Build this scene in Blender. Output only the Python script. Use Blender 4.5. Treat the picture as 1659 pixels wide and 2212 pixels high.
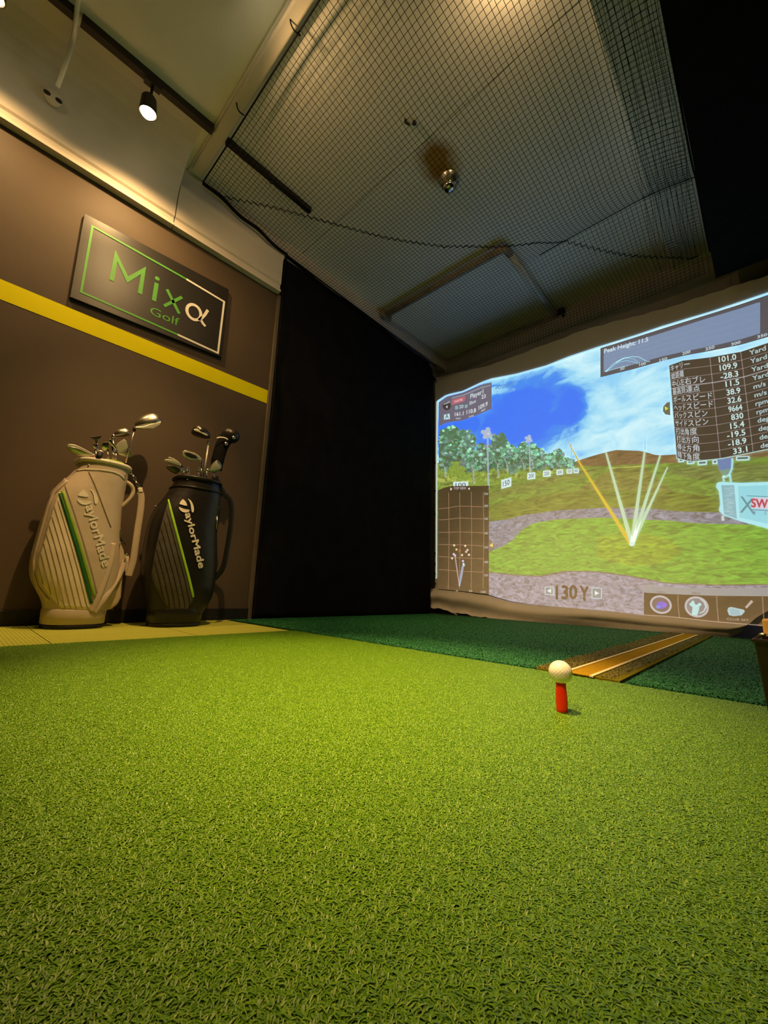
import bpy, math, random
import numpy as np
from mathutils import Vector, Matrix

for o in list(bpy.data.objects): bpy.data.objects.remove(o)
random.seed(7); RNG = np.random.default_rng(7)
SC = bpy.context.scene
COL = SC.collection

# ---------------------------------------------------------------- camera
W, H = 1659.0, 2212.0
F_PX, PITCH, ROLL, YAW, CAM_H = 878.18, 0.18924, 0.03437, 0.76504, 0.22544
_fwd = np.array([-math.sin(YAW)*math.cos(PITCH), math.cos(YAW)*math.cos(PITCH), math.sin(PITCH)])
_r0 = np.array([math.cos(YAW), math.sin(YAW), 0.0]); _u0 = np.cross(_r0, _fwd)
_R = math.cos(ROLL)*_r0 + math.sin(ROLL)*_u0
_U = -math.sin(ROLL)*_r0 + math.cos(ROLL)*_u0
CAM = np.array([0.0, 0.0, CAM_H])
cd = bpy.data.cameras.new('camera'); co = bpy.data.objects.new('camera', cd); COL.objects.link(co)
cd.sensor_fit = 'VERTICAL'; cd.sensor_height = 36.0; cd.lens = F_PX/H*36.0; cd.clip_start = 0.01
m = Matrix(((_R[0], _U[0], -_fwd[0], CAM[0]), (_R[1], _U[1], -_fwd[1], CAM[1]), (_R[2], _U[2], -_fwd[2], CAM[2]), (0, 0, 0, 1)))
co.matrix_world = m
SC.camera = co

# ---------------------------------------------------------------- world, exposure
wd = bpy.data.worlds.new('world'); SC.world = wd; wd.use_nodes = True
wd.node_tree.nodes['Background'].inputs[0].default_value = (0.9, 0.75, 0.55, 1)
wd.node_tree.nodes['Background'].inputs[1].default_value = 0.01
SC.view_settings.view_transform = 'Standard'; SC.view_settings.look = 'None'
SC.view_settings.gamma = 1.0; SC.view_settings.use_curve_mapping = False
SC.view_settings.exposure = 0.0
WARM = (1.0, 0.61, 0.245)
P_TRACK, P_MAT, P_FAR = 47.0, 300.0, 5.0      # watts of the track spots, the near ceiling spots with two added fills, the spot beside the net

# ---------------------------------------------------------------- measuring helpers
def ray(u, v):
    return _fwd + _R*(u-W/2)/F_PX - _U*(v-H/2)/F_PX
def onx(u, v, X): d = ray(u, v); return CAM + d*(X-CAM[0])/d[0]
def ony(u, v, Y): d = ray(u, v); return CAM + d*(Y-CAM[1])/d[1]
def onz(u, v, Z): d = ray(u, v); return CAM + d*(Z-CAM[2])/d[2]
def lin(c):
    c = np.asarray(c, float)/255.0
    return np.where(c <= 0.04045, c/12.92, ((c+0.055)/1.055)**2.4)

# ---------------------------------------------------------------- materials
def new_mat(name):
    mt = bpy.data.materials.new(name); mt.use_nodes = True
    nt = mt.node_tree; b = nt.nodes['Principled BSDF']; return mt, nt, b
def N(nt, typ, **kw):
    n = nt.nodes.new(typ)
    for k, v in kw.items(): setattr(n, k, v)
    return n
def mat(name, col, rough=0.6, metal=0.0, spec=0.4, noise=None, bump=None, coord='Object', var=0.12, sss=0.0, sheen=0.0):
    """noise=(scale, detail) colour mottling; bump=(scale, strength, distance)"""
    mt, nt, b = new_mat(name)
    b.inputs['Base Color'].default_value = (*col, 1); b.inputs['Roughness'].default_value = rough
    b.inputs['Metallic'].default_value = metal; b.inputs['Specular IOR Level'].default_value = spec
    if sss: b.inputs['Subsurface Weight'].default_value = sss; b.inputs['Subsurface Radius'].default_value = (.03, .005, .002)
    if sheen: b.inputs['Sheen Weight'].default_value = sheen
    tc = N(nt, 'ShaderNodeTexCoord')
    if noise is None: noise = (9.0, 4.0)
    nz = N(nt, 'ShaderNodeTexNoise'); nz.inputs['Scale'].default_value = noise[0]; nz.inputs['Detail'].default_value = noise[1]
    nt.links.new(tc.outputs[coord], nz.inputs['Vector'])
    mr = N(nt, 'ShaderNodeMapRange'); mr.inputs[1].default_value = .25; mr.inputs[2].default_value = .75
    mr.inputs[3].default_value = 1-var; mr.inputs[4].default_value = 1+var
    nt.links.new(nz.outputs['Fac'], mr.inputs[0])
    mx = N(nt, 'ShaderNodeVectorMath', operation='SCALE'); mx.inputs[0].default_value = col
    nt.links.new(mr.outputs[0], mx.inputs['Scale']); nt.links.new(mx.outputs[0], b.inputs['Base Color'])
    if bump:
        bn = N(nt, 'ShaderNodeTexNoise'); bn.inputs['Scale'].default_value = bump[0]; bn.inputs['Detail'].default_value = 5
        nt.links.new(tc.outputs[coord], bn.inputs['Vector'])
        bp = N(nt, 'ShaderNodeBump'); bp.inputs['Strength'].default_value = bump[1]; bp.inputs['Distance'].default_value = bump[2]
        nt.links.new(bn.outputs['Fac'], bp.inputs['Height']); nt.links.new(bp.outputs[0], b.inputs['Normal'])
    return mt

M = {}
M['wall'] = mat('dark wall paint', (.086, .060, .037), .60, spec=.30, noise=(3, 5), bump=(160, .12, .002), var=.1)
M['stripe'] = mat('yellow paint', (.80, .72, .001), .7, spec=.12, noise=(4, 3), bump=(160, .1, .002), var=.05)
M['base'] = mat('black baseboard', (.012, .011, .010), .4, noise=(20, 3))
M['white'] = mat('white ceiling paint', (.87, .84, .80), .75, spec=.2, noise=(2.2, 6), bump=(60, .08, .003), var=.06)
M['beam'] = mat('white beam paint', (.68, .61, .52), .7, spec=.25, noise=(3, 6), bump=(50, .06, .003), var=.07)
M['backwall'] = mat('grey back wall', (.33, .31, .29), .9, spec=.1, noise=(4, 5), var=.15)
M['black'] = mat('black fabric', (.008, .0075, .008), .95, spec=.08, noise=(8, 5), bump=(220, .3, .002), var=.3, sheen=.0)
M['blackpaint'] = mat('black metal', (.012, .010, .010), .45, noise=(20, 3))
M['track'] = mat('dark brown track', (.022, .012, .008), .5, noise=(30, 3))
M['net'] = mat('black net cord', (.010, .010, .011), .9, spec=.1, noise=(40, 2))
M['pipebrown'] = mat('brown taped pipe', (.30, .24, .18), .7, noise=(14, 5), var=.3)
M['pipewhite'] = mat('pale pipe', (.62, .64, .66), .5, noise=(10, 4), var=.1)
M['chrome'] = mat('chrome steel', (.72, .70, .67), .16, metal=1.0, noise=(20, 2), var=.05)
M['steel'] = mat('satin steel', (.58, .55, .50), .32, metal=1.0, noise=(30, 3), var=.1)
M['gunmetal'] = mat('dark gunmetal', (.10, .095, .09), .28, metal=.9, noise=(20, 3), var=.15)
M['palehead'] = mat('pale satin head', (.60, .58, .48), .35, metal=.35, noise=(14, 3), var=.1)
M['grip'] = mat('black rubber', (.012, .012, .012), .6, noise=(60, 2))
M['screen'] = mat('screen fabric', (.60, .575, .55), .95, spec=.05, noise=(5, 5), bump=(7, .35, .03), var=.06)
M['wbag'] = mat('white bag leather', (.57, .47, .37), .45, spec=.4, noise=(9, 5), bump=(26, .16, .010), var=.07)
M['wbag2'] = mat('white bag panel', (.84, .73, .59), .5, spec=.35, noise=(9, 5), bump=(22, .16, .010), var=.06)
M['wtext'] = mat('raised white print', (.80, .75, .64), .4, noise=(12, 2), var=.04)
M['pin'] = mat('brown pinstripe', (.26, .17, .08), .6, noise=(30, 2))
M['green1'] = mat('dark green band', (.012, .12, .018), .5, noise=(30, 2))
M['green2'] = mat('lime band', (.24, .42, .020), .5, noise=(30, 2))
M['lime'] = mat('bright lime band', (.36, .72, .018), .5, noise=(30, 2))
M['bbag'] = mat('black bag leather', (.014, .012, .011), .36, spec=.4, noise=(12, 5), bump=(26, .18, .010), var=.2)
M['bpanel'] = mat('grey striped panel', (.085, .075, .062), .6, noise=(40, 4), bump=(40, .15, .006), var=.2)
M['bpin'] = mat('black pinstripe', (.012, .010, .009), .6, noise=(30, 2))
M['print'] = mat('cream white print', (.86, .80, .70), .5, noise=(12, 2), var=.03)
M['sign'] = mat('glossy black board', (.011, .009, .008), .33, spec=.6, noise=(6, 3), bump=(300, .03, .001), var=.15)
M['signgreen'] = mat('green lettering', (.10, .40, .055), .4, noise=(8, 2), var=.06)
M['signwhite'] = mat('white lettering', (.85, .82, .76), .4, noise=(8, 2), var=.03)
M['sole'] = mat('black sole', (.010, .009, .008), .6, noise=(20, 2))
M['tee'] = mat('red rubber', (1.0, .035, .006), .34, spec=.4, noise=(30, 2), var=.03, sss=.55)
M['ball'] = mat('golf ball urethane', (.80, .78, .74), .28, spec=.5, noise=(20, 2), var=.02)
M['kraft'] = mat('kraft ball box', (.70, .42, .12), .5, noise=(20, 3), var=.1)
M['bin'] = mat('dark brown bin', (.020, .011, .006), .5, noise=(30, 3), var=.2)
M['stain'] = mat('rust stain', (.30, .17, .04), .8, noise=(14, 6), var=.5)
M['matbase'] = mat('mat backing green', (.055, .135, .004), .9, noise=(300, 4), bump=(500, .6, .004), var=.5)
M['turfbase'] = mat('turf backing green', (.010, .075, .028), .9, noise=(300, 4), bump=(500, .6, .004), var=.5)
M['concrete'] = mat('floor slab', (.06, .055, .05), .8, noise=(6, 5))
M['trim'] = mat('brown trim', (.13, .11, .09), .5, noise=(12, 4))
M['line'] = mat('cream line tape', (.80, .68, .42), .7, noise=(200, 3), bump=(400, .4, .002), var=.12)
M['ochre'] = mat('ochre turf band', (.40, .25, .012), .95, spec=.05, noise=(260, 4), bump=(400, .8, .004), var=.35)
M['olive'] = mat('olive turf strip', (.15, .14, .008), .95, spec=.05, noise=(260, 4), bump=(400, .8, .004), var=.4)
def carpet_mat():
    mt, nt, b = new_mat('yellow green carpet'); b.inputs['Roughness'].default_value = .95; b.inputs['Specular IOR Level'].default_value = .1
    tc = N(nt, 'ShaderNodeTexCoord'); wv = N(nt, 'ShaderNodeTexWave'); wv.inputs['Scale'].default_value = 26; wv.inputs['Distortion'].default_value = 1.5
    wv.inputs['Detail'].default_value = 3; wv.bands_direction = 'Y'
    nt.links.new(tc.outputs['Object'], wv.inputs['Vector'])
    nz = N(nt, 'ShaderNodeTexNoise'); nz.inputs['Scale'].default_value = 220; nt.links.new(tc.outputs['Object'], nz.inputs['Vector'])
    ad = N(nt, 'ShaderNodeMath', operation='MULTIPLY'); nt.links.new(wv.outputs['Fac'], ad.inputs[0]); nt.links.new(nz.outputs['Fac'], ad.inputs[1])
    cr = N(nt, 'ShaderNodeValToRGB'); cr.color_ramp.elements[0].color = (.33, .35, .04, 1); cr.color_ramp.elements[1].color = (.58, .60, .13, 1)
    nt.links.new(ad.outputs[0], cr.inputs[0]); nt.links.new(cr.outputs[0], b.inputs['Base Color'])
    bp = N(nt, 'ShaderNodeBump'); bp.inputs['Strength'].default_value = .5; bp.inputs['Distance'].default_value = .003
    nt.links.new(ad.outputs[0], bp.inputs['Height']); nt.links.new(bp.outputs[0], b.inputs['Normal'])
    return mt
M['carpet'] = carpet_mat()
def blade_mat(name, c0, c1, c2, rough=.5):
    mt, nt, b = new_mat(name); b.inputs['Roughness'].default_value = rough; b.inputs['Specular IOR Level'].default_value = .5
    at = N(nt, 'ShaderNodeAttribute'); at.attribute_name = 'tone'; at.attribute_type = 'GEOMETRY'
    cr = N(nt, 'ShaderNodeValToRGB'); e = cr.color_ramp.elements
    e[0].color = (*c0, 1); e[1].color = (*c2, 1); k = e.new(.55); k.color = (*c1, 1)
    nt.links.new(at.outputs['Fac'], cr.inputs[0]); nt.links.new(cr.outputs[0], b.inputs['Base Color'])
    return mt
M['blade'] = blade_mat('lime turf fibre', (.075, .205, .003), (.155, .345, .006), (.34, .49, .06), .38)
M['blade_dark'] = blade_mat('deep green turf fibre', (.012, .115, .030), (.024, .205, .056), (.08, .32, .12))
def glow(name, col, s):
    mt, nt, b = new_mat(name); b.inputs['Base Color'].default_value = (1, .9, .7, 1)
    b.inputs['Emission Color'].default_value = (*col, 1); b.inputs['Emission Strength'].default_value = s
    return mt
M['bulb'] = glow('lit bulb', (1.0, .80, .45), 30.0)

# ---------------------------------------------------------------- object helpers
ROOTLOC = {}
def link(o, parent=None):
    COL.objects.link(o)
    if parent is not None: o.parent = parent
    return o
def tag(o, label=None, cat=None, group=None, kind=None):
    if label: o['label'] = label
    if cat: o['category'] = cat
    if group: o['group'] = group
    if kind: o['kind'] = kind
    return o
def thing(name, label, cat, loc=(0, 0, 0), group=None):
    o = bpy.data.objects.new(name, None); o.location = loc; o.empty_display_size = .1
    link(o); tag(o, label, cat, group); ROOTLOC[o.name] = np.array(loc, float); return o
def mesh(name, V, F, mt, parent=None, smooth=False, loc=None):
    """vertices in world metres; a child is stored relative to its thing's base"""
    V = np.asarray(V, float)
    me = bpy.data.meshes.new(name)
    off = np.zeros(3)
    if parent is not None: off = ROOTLOC[parent.name]
    elif loc is not None: off = np.array(loc, float)
    me.from_pydata([tuple(v) for v in V-off], [], [tuple(int(i) for i in f) for f in F])
    if mt is not None: me.materials.append(mt)
    if smooth: me.polygons.foreach_set('use_smooth', [True]*len(me.polygons))
    me.update()
    o = bpy.data.objects.new(name, me); link(o, parent)
    if parent is None: o.location = tuple(off)
    ROOTLOC[o.name] = off
    return o
def struct(name, V, F, mt, smooth=False):
    return tag(mesh(name, V, F, mt, None, smooth), kind='structure')
class MB:
    def __init__(s): s.v = []; s.f = []
    def add(s, V, F):
        n = len(s.v); s.v += [tuple(map(float, x)) for x in V]; s.f += [tuple(i+n for i in f) for f in F]; return s
    def box(s, a, b):
        (x0, y0, z0), (x1, y1, z1) = a, b
        return s.add([(x0, y0, z0), (x1, y0, z0), (x1, y1, z0), (x0, y1, z0), (x0, y0, z1), (x1, y0, z1), (x1, y1, z1), (x0, y1, z1)],
                     [(0, 3, 2, 1), (4, 5, 6, 7), (0, 1, 5, 4), (1, 2, 6, 5), (2, 3, 7, 6), (3, 0, 4, 7)])
    def tube(s, P, r, n=8, flat=None, cap=True, up=None):
        """sweep; r radius or list; flat=(a,b) elliptical factors along side/up"""
        P = [np.asarray(p, float) for p in P]; R = r if hasattr(r, '__len__') else [r]*len(P)
        V = []; prev = None
        for i, p in enumerate(P):
            t = P[min(i+1, len(P)-1)] - P[max(i-1, 0)]; t = t/(np.linalg.norm(t)+1e-12)
            if prev is None:
                h = np.array(up if up is not None else ((0, 0, 1) if abs(t[2]) < .9 else (1, 0, 0)), float)
            else: h = prev
            a = h - t*(h@t); a /= np.linalg.norm(a)+1e-12; b = np.cross(t, a); prev = a
            fa, fb = flat if flat else (1, 1)
            for k in range(n):
                th = 2*math.pi*k/n
                V.append(p + R[i]*(fa*math.cos(th)*a + fb*math.sin(th)*b))
        F = []
        for i in range(len(P)-1):
            for k in range(n):
                k2 = (k+1) % n; F.append((i*n+k, i*n+k2, (i+1)*n+k2, (i+1)*n+k))
        if cap: F.append(tuple(range(n))[::-1]); F.append(tuple((len(P)-1)*n+k for k in range(n)))
        return s.add(V, F)
    def prism(s, poly, d):
        """closed polygon of 3-D points pushed along d"""
        poly = [np.asarray(p, float) for p in poly]; d = np.asarray(d, float); n = len(poly)
        V = poly+[p+d for p in poly]
        F = [tuple(range(n))[::-1], tuple(range(n, 2*n))]+[(i, (i+1) % n, n+(i+1) % n, n+i) for i in range(n)]
        return s.add(V, F)
    def sphere(s, c, r, n=16, mlat=10, sc=(1, 1, 1), ax=None):
        c = np.asarray(c, float); V = []; F = []
        A = np.eye(3) if ax is None else np.array(ax, float)
        for i in range(mlat+1):
            ph = math.pi*i/mlat
            for k in range(n):
                th = 2*math.pi*k/n
                q = np.array([sc[0]*math.sin(ph)*math.cos(th), sc[1]*math.sin(ph)*math.sin(th), sc[2]*math.cos(ph)])*r
                V.append(c+q@A)
        for i in range(mlat):
            for k in range(n):
                k2 = (k+1) % n; F.append((i*n+k, (i+1)*n+k, (i+1)*n+k2, i*n+k2))
        return s.add(V, F)
    def lathe(s, c, prof, n=32, axis=None, closed=False):
        c = np.asarray(c, float); V = []; F = []
        A = np.eye(3) if axis is None else np.array(axis, float)
        for (r, z) in prof:
            for k in range(n):
                th = 2*math.pi*k/n; V.append(c+np.array([r*math.cos(th), r*math.sin(th), z])@A)
        for i in range(len(prof)-1):
            for k in range(n):
                k2 = (k+1) % n; F.append((i*n+k, i*n+k2, (i+1)*n+k2, (i+1)*n+k))
        return s.add(V, F)
    def build(s, name, mt, parent=None, smooth=False, loc=None): return mesh(name, s.v, s.f, mt, parent, smooth, loc)
def bevel(o, w, seg=2):
    b = o.modifiers.new('bevel', 'BEVEL'); b.width = w; b.segments = seg; b.limit_method = 'ANGLE'; return o
def frame_axes(zdir, xhint=(1, 0, 0)):
    z = np.array(zdir, float); z /= np.linalg.norm(z); x = np.array(xhint, float); x -= z*(x@z); x /= np.linalg.norm(x)
    return np.array([x, np.cross(z, x), z])
def spline(P, n=8):
    P = [np.asarray(p, float) for p in P]; out = []
    for i in range(len(P)-1):
        p0 = P[max(i-1, 0)]; p1 = P[i]; p2 = P[i+1]; p3 = P[min(i+2, len(P)-1)]
        for k in range(n):
            t = k/n
            out.append(.5*((2*p1)+(-p0+p2)*t+(2*p0-5*p1+4*p2-p3)*t*t+(-p0+3*p1-3*p2+p3)*t**3))
    out.append(P[-1]); return out
_textcache = {}
def text_mesh(s, bold=0.0):
    """flat lettering normalised: x 0..1 over the width, y 0 baseline, 1 cap height"""
    key = (s, bold)
    if key in _textcache: return _textcache[key]
    cu = bpy.data.curves.new('t', 'FONT'); cu.body = s; cu.size = 1.0; cu.resolution_u = 3
    ob = bpy.data.objects.new('t', cu); COL.objects.link(ob)
    dg = bpy.context.evaluated_depsgraph_get(); dg.update()
    me = bpy.data.meshes.new_from_object(ob.evaluated_get(dg))
    V = np.array([v.co[:] for v in me.vertices]) if len(me.vertices) else np.zeros((0, 3))
    Fc = [tuple(p.vertices) for p in me.polygons]
    bpy.data.objects.remove(ob); bpy.data.curves.remove(cu); bpy.data.meshes.remove(me)
    x0, x1 = V[:, 0].min(), V[:, 0].max()
    if bold > .004:                       # heavier weight: the same glyphs overprinted slightly shifted
        n = len(V); B = [V+np.array([dx*bold, dy*bold, 0]) for dx, dy in ((0, 0), (1, .5), (-1, -.5), (.5, -1), (-.5, 1))]
        V = np.concatenate(B); Fc = [tuple(i+n*k for i in f) for k in range(5) for f in Fc]
    V2 = np.stack([(V[:, 0]-x0)/(x1-x0), V[:, 1]/0.70], 1)
    _textcache[key] = (V2, Fc); return V2, Fc

# ---------------------------------------------------------------- room dimensions
XL = -2.58; YC = 1.43; YS = 3.46; ZC = 2.95; XK = -0.08; ZK = 2.476; YM = 1.24; XM = -1.79; TM = 0.015
XR = 2.3; YB = -2.6; YW = 3.66

# ================================================================ THE SETTING
fl = struct('floor', *(lambda b: (b.v, b.f))(MB().box((XL-.1, YB, -.06), (XR, YW, -.004))), M['concrete'])
# carpet tiles along the left wall (floor covering laid tile by tile)
for i in range(-4, 3):
    for j in range(2):
        y0 = -.22 + .5*i; x0 = XL + .02 + .5*j
        y1 = min(y0+.497, 1.32); x1 = x0+.497
        if y1-y0 < .1: continue
        b = MB().box((x0, y0, -.004), (x1, y1, .004)); o = b.build('carpet_tile', M['carpet'], fl)
# left wall
wl = struct('wall_left', *(lambda b: (b.v, b.f))(MB().box((XL-.12, YB, 0), (XL, YC, ZC))), M['wall'])
MB().box((XL, YB, 1.5445), (XL+.0015, YC-.03, 1.6468)).build('yellow_stripe', M['stripe'], wl)['label'] = 'wide yellow painted stripe'
bb = bevel(struct('baseboard_left', *(lambda b: (b.v, b.f))(MB().box((XL, YB, 0), (XL+.012, YC-.02, .075))), M['base']), .003)
# trim at the end of the painted wall
bevel(struct('trim_1', *(lambda b: (b.v, b.f))(MB().box((XL-.02, YC-.028, 0), (XL+.014, YC, 2.46))), M['trim']), .003)
# white beam over the left wall: two lengths with a joint between them
def beam_profile(y0, y1, cove):
    P = [(XL-.02, 2.458), (XL+.045, 2.458), (XL+.047, 2.474), (XL+.030, 2.478), (XL+.028, 2.520), (XL+.040, 2.530)]
    if cove:
        r = .30
        P += [(XL+.040, ZC-r)]
        for k in range(1, 9):
            a = math.pi/2*k/8; P.append((XL+.040+r*(1-math.cos(a)), ZC-r+r*math.sin(a)-.0005))
        P += [(XL+.34, ZC), (XL-.02, ZC)]
    else:
        P += [(XL+.040, 2.735), (XL+.046, 2.755), (XL+.046, 2.775), (XL+.02, 2.80), (XL-.02, 2.80)]
    n = len(P); V = [(x, y0, z) for x, z in P]+[(x, y1, z) for x, z in P]
    F = [tuple(range(n)), tuple(range(2*n-1, n-1, -1))]+[(i, n+i, n+(i+1) % n, (i+1) % n) for i in range(n)]
    return V, F
o = struct('trim_2', *beam_profile(YB, .620, True), M['beam'])
o = struct('trim_3', *beam_profile(.626, 1.405, False), M['beam'])
# upper wall strip above the second beam length
struct('wall_upper', *(lambda b: (b.v, b.f))(MB().box((XL-.10, .62, 2.80), (XL+.012, YW, ZC))), M['beam'])
# ceiling: boards with joints
ce = struct('ceiling', *(lambda b: (b.v, b.f))(MB().box((XL-.12, YB, ZC+.012), (XR, YW, ZC+.08))), M['white'])
def stained(base, c, r):
    mt = base.copy(); mt.name = 'white ceiling paint with rust stain'; nt = mt.node_tree; b = nt.nodes['Principled BSDF']
    src = b.inputs['Base Color'].links[0].from_socket
    tc = N(nt, 'ShaderNodeTexCoord'); mp = N(nt, 'ShaderNodeMapping'); mp.vector_type = 'TEXTURE'
    mp.inputs['Location'].default_value = c; mp.inputs['Scale'].default_value = r; nt.links.new(tc.outputs['Object'], mp.inputs[0])
    nz = N(nt, 'ShaderNodeTexNoise'); nz.inputs['Scale'].default_value = 1.3; nz.inputs['Detail'].default_value = 4; nt.links.new(mp.outputs[0], nz.inputs[0])
    g = N(nt, 'ShaderNodeTexGradient', gradient_type='SPHERICAL'); nt.links.new(mp.outputs[0], g.inputs[0])
    m1 = N(nt, 'ShaderNodeMath', operation='MULTIPLY'); nt.links.new(g.outputs['Fac'], m1.inputs[0]); nt.links.new(nz.outputs['Fac'], m1.inputs[1])
    m2 = N(nt, 'ShaderNodeMath', operation='MULTIPLY', use_clamp=True); nt.links.new(m1.outputs[0], m2.inputs[0]); m2.inputs[1].default_value = 3.4
    mx = N(nt, 'ShaderNodeMix', data_type='RGBA'); nt.links.new(m2.outputs[0], mx.inputs[0]); nt.links.new(src, mx.inputs[6]); mx.inputs[7].default_value = (.36, .20, .04, 1)
    nt.links.new(mx.outputs[2], b.inputs['Base Color']); return mt
_st = onz(948, 352, ZC)
M['white_stained'] = stained(M['white'], tuple(_st), (.15, .20, .3))
for (y0, y1, mm) in ((YB, .655, 'white'), (.665, 1.585, 'white'), (1.591, YW, 'white_stained')):
    MB().box((XL-.1, y0, ZC), (XR, y1, ZC+.012)).build('ceiling_panel', M[mm], ce)
# cross trim where the net begins
bevel(struct('trim_4', *(lambda b: (b.v, b.f))(MB().box((XL+.046, .672, 2.918), (XK, .745, ZC))), M['beam']), .012, 3)
# boxed-in duct running along the right of the ceiling above the net
struct('trim_5', *(lambda b: (b.v, b.f))(MB().box((-.33, .742, 2.860), (XK-.01, YW, ZC))), M['white'])
# black soffit on the right
struct('ceiling_soffit', *(lambda b: (b.v, b.f))(MB().box((XK, -.9, ZK), (XR, 3.40, ZC))), M['black'])
# far wall, right wall, rear wall, wall behind the curtain
struct('wall_far', *(lambda b: (b.v, b.f))(MB().box((XL-.12, YW, 0), (XR, YW+.1, ZC))), M['backwall'])
struct('wall_right', *(lambda b: (b.v, b.f))(MB().box((XR, YB, 0), (XR+.1, YW, ZC))), M['black'])
struct('wall_rear', *(lambda b: (b.v, b.f))(MB().box((XL-.12, YB-.1, 0), (XR, YB, ZC))), M['wall'])
struct('wall_side', *(lambda b: (b.v, b.f))(MB().box((XL-.22, YC, 0), (XL-.10, YW, ZC))), M['backwall'])

# ================================================================ turf, mat, strip
def blade_patch(name, mt, n, rad, lmin, lmax, w, lean, seed):
    r = np.random.default_rng(seed); V = []; F = []; T = []
    seg = 3
    for i in range(n):
        x, y = r.uniform(-rad, rad), r.uniform(-rad, rad)
        d = r.uniform(0, 2*math.pi); L = r.uniform(lmin, lmax); ww = w*r.uniform(.7, 1.3)
        le = r.uniform(*lean); curl = r.uniform(-1.6, 1.6); tone = r.beta(2, 2.6)
        p = np.array([x, y, 0.0]); n0 = len(V)
        el = math.radians(90)-le*.5; az = d
        for k in range(seg+1):
            t = k/seg; wd_ = ww*(1-.55*t)
            side = np.array([-math.sin(az), math.cos(az), 0.0])*wd_/2
            V.append(p-side); V.append(p+side); T += [min(1, tone*(.55+.6*t))]*2
            p = p+np.array([math.cos(el)*math.cos(az), math.cos(el)*math.sin(az), math.sin(el)])*L/seg
            el -= le/seg*1.1; az += curl/seg
        for k in range(seg): F.append((n0+2*k, n0+2*k+1, n0+2*k+3, n0+2*k+2))
    me = bpy.data.meshes.new(name); me.from_pydata([tuple(v) for v in V], [], F); me.materials.append(mt)
    at = me.attributes.new('tone', 'FLOAT', 'POINT'); at.data.foreach_set('value', T)
    return bpy.data.objects.new(name, me)
def pile(name, parent, pts, patches, smin, smax):
    off = ROOTLOC[parent.name]
    me = bpy.data.meshes.new(name); me.from_pydata([tuple(p-off) for p in pts], [], [])
    me.materials.append(patches[0].data.materials[0])
    o = bpy.data.objects.new(name, me); link(o, parent); ROOTLOC[o.name] = off; o['kind'] = 'stuff'
    ng = bpy.data.node_groups.new(name, 'GeometryNodeTree')
    ng.interface.new_socket('Geometry', in_out='INPUT', socket_type='NodeSocketGeometry')
    ng.interface.new_socket('Geometry', in_out='OUTPUT', socket_type='NodeSocketGeometry')
    gi = ng.nodes.new('NodeGroupInput'); go = ng.nodes.new('NodeGroupOutput')
    iop = ng.nodes.new('GeometryNodeInstanceOnPoints'); jn = ng.nodes.new('GeometryNodeJoinGeometry')
    for p in patches:
        oi = ng.nodes.new('GeometryNodeObjectInfo'); oi.inputs['Object'].default_value = p
        g2 = ng.nodes.new('GeometryNodeGeometryToInstance')
        ng.links.new(oi.outputs['Geometry'], g2.inputs[0]); ng.links.new(g2.outputs[0], jn.inputs[0])
    at = me.attributes.new('turn', 'FLOAT_VECTOR', 'POINT'); ang = np.zeros((len(pts), 3)); ang[:, 2] = RNG.integers(0, 4, len(pts))*math.pi/2
    at.data.foreach_set('vector', ang.ravel())
    rv = ng.nodes.new('GeometryNodeInputNamedAttribute'); rv.data_type = 'FLOAT_VECTOR'; rv.inputs['Name'].default_value = 'turn'
    rs = ng.nodes.new('FunctionNodeRandomValue'); rs.data_type = 'FLOAT'
    rs.inputs[2].default_value = smin; rs.inputs[3].default_value = smax; rs.inputs['Seed'].default_value = 3
    iop.inputs['Pick Instance'].default_value = True
    ri = ng.nodes.new('FunctionNodeRandomValue'); ri.data_type = 'INT'
    ri.inputs[4].default_value = 0; ri.inputs[5].default_value = len(patches)-1; ri.inputs['Seed'].default_value = 9
    ng.links.new(gi.outputs[0], iop.inputs['Points']); ng.links.new(jn.outputs[0], iop.inputs['Instance'])
    ng.links.new(ri.outputs[2], iop.inputs['Instance Index'])
    ng.links.new(rv.outputs[0], iop.inputs['Rotation']); ng.links.new(rs.outputs[1], iop.inputs['Scale'])
    ng.links.new(iop.outputs[0], go.inputs[0])
    md = o.modifiers.new('pile', 'NODES'); md.node_group = ng
    return o
def scatter(x0, x1, y0, y1, step, z, keep=None):
    xs = np.arange(x0+step/2, x1, step); ys = np.arange(y0+step/2, y1, step)
    g = np.array([(x, y, z) for x in xs for y in ys]); g[:, :2] += RNG.uniform(-.03*step, .03*step, (len(g), 2))
    if keep is not None: g = g[[keep(p) for p in g]]
    return g
patch_l = [blade_patch('lime_fibres', M['blade'], 4800, .031, .0055, .0095, .00130, (1.5, 2.6), 20+i) for i in range(5)]
patch_d = [blade_patch('green_fibres', M['blade_dark'], 560, .026, .010, .016, .0020, (1.0, 2.0), 40+i) for i in range(5)]

hm = thing('hitting_mat', 'lime green artificial turf hitting mat filling the foreground', 'mat', (-.5, 0, -.004))
bevel(MB().box((XM, -1.4, -.004), (1.3, YM, TM-.006)).build('backing', M['matbase'], hm), .004)
pile('pile', hm, scatter(XM+.002, 1.28, -.75, YM-.002, .060, TM-.007), patch_l, .98, 1.04)
tr = thing('turf_runner', 'dark green artificial turf running from the mat to the screen', 'turf', (-.8, 2.3, -.004))
bevel(MB().box((XL+.035, YM+.004, -.004), (1.6, 3.37, .004)).build('backing', M['turfbase'], tr), .002)
def turf_keep(p): return not (-.565 < p[0] < -.30 and p[1] < 3.36)
pile('pile', tr, scatter(XL+.07, 1.5, YM+.03, 3.36, .050, .003, turf_keep), patch_d, .98, 1.06)

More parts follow.
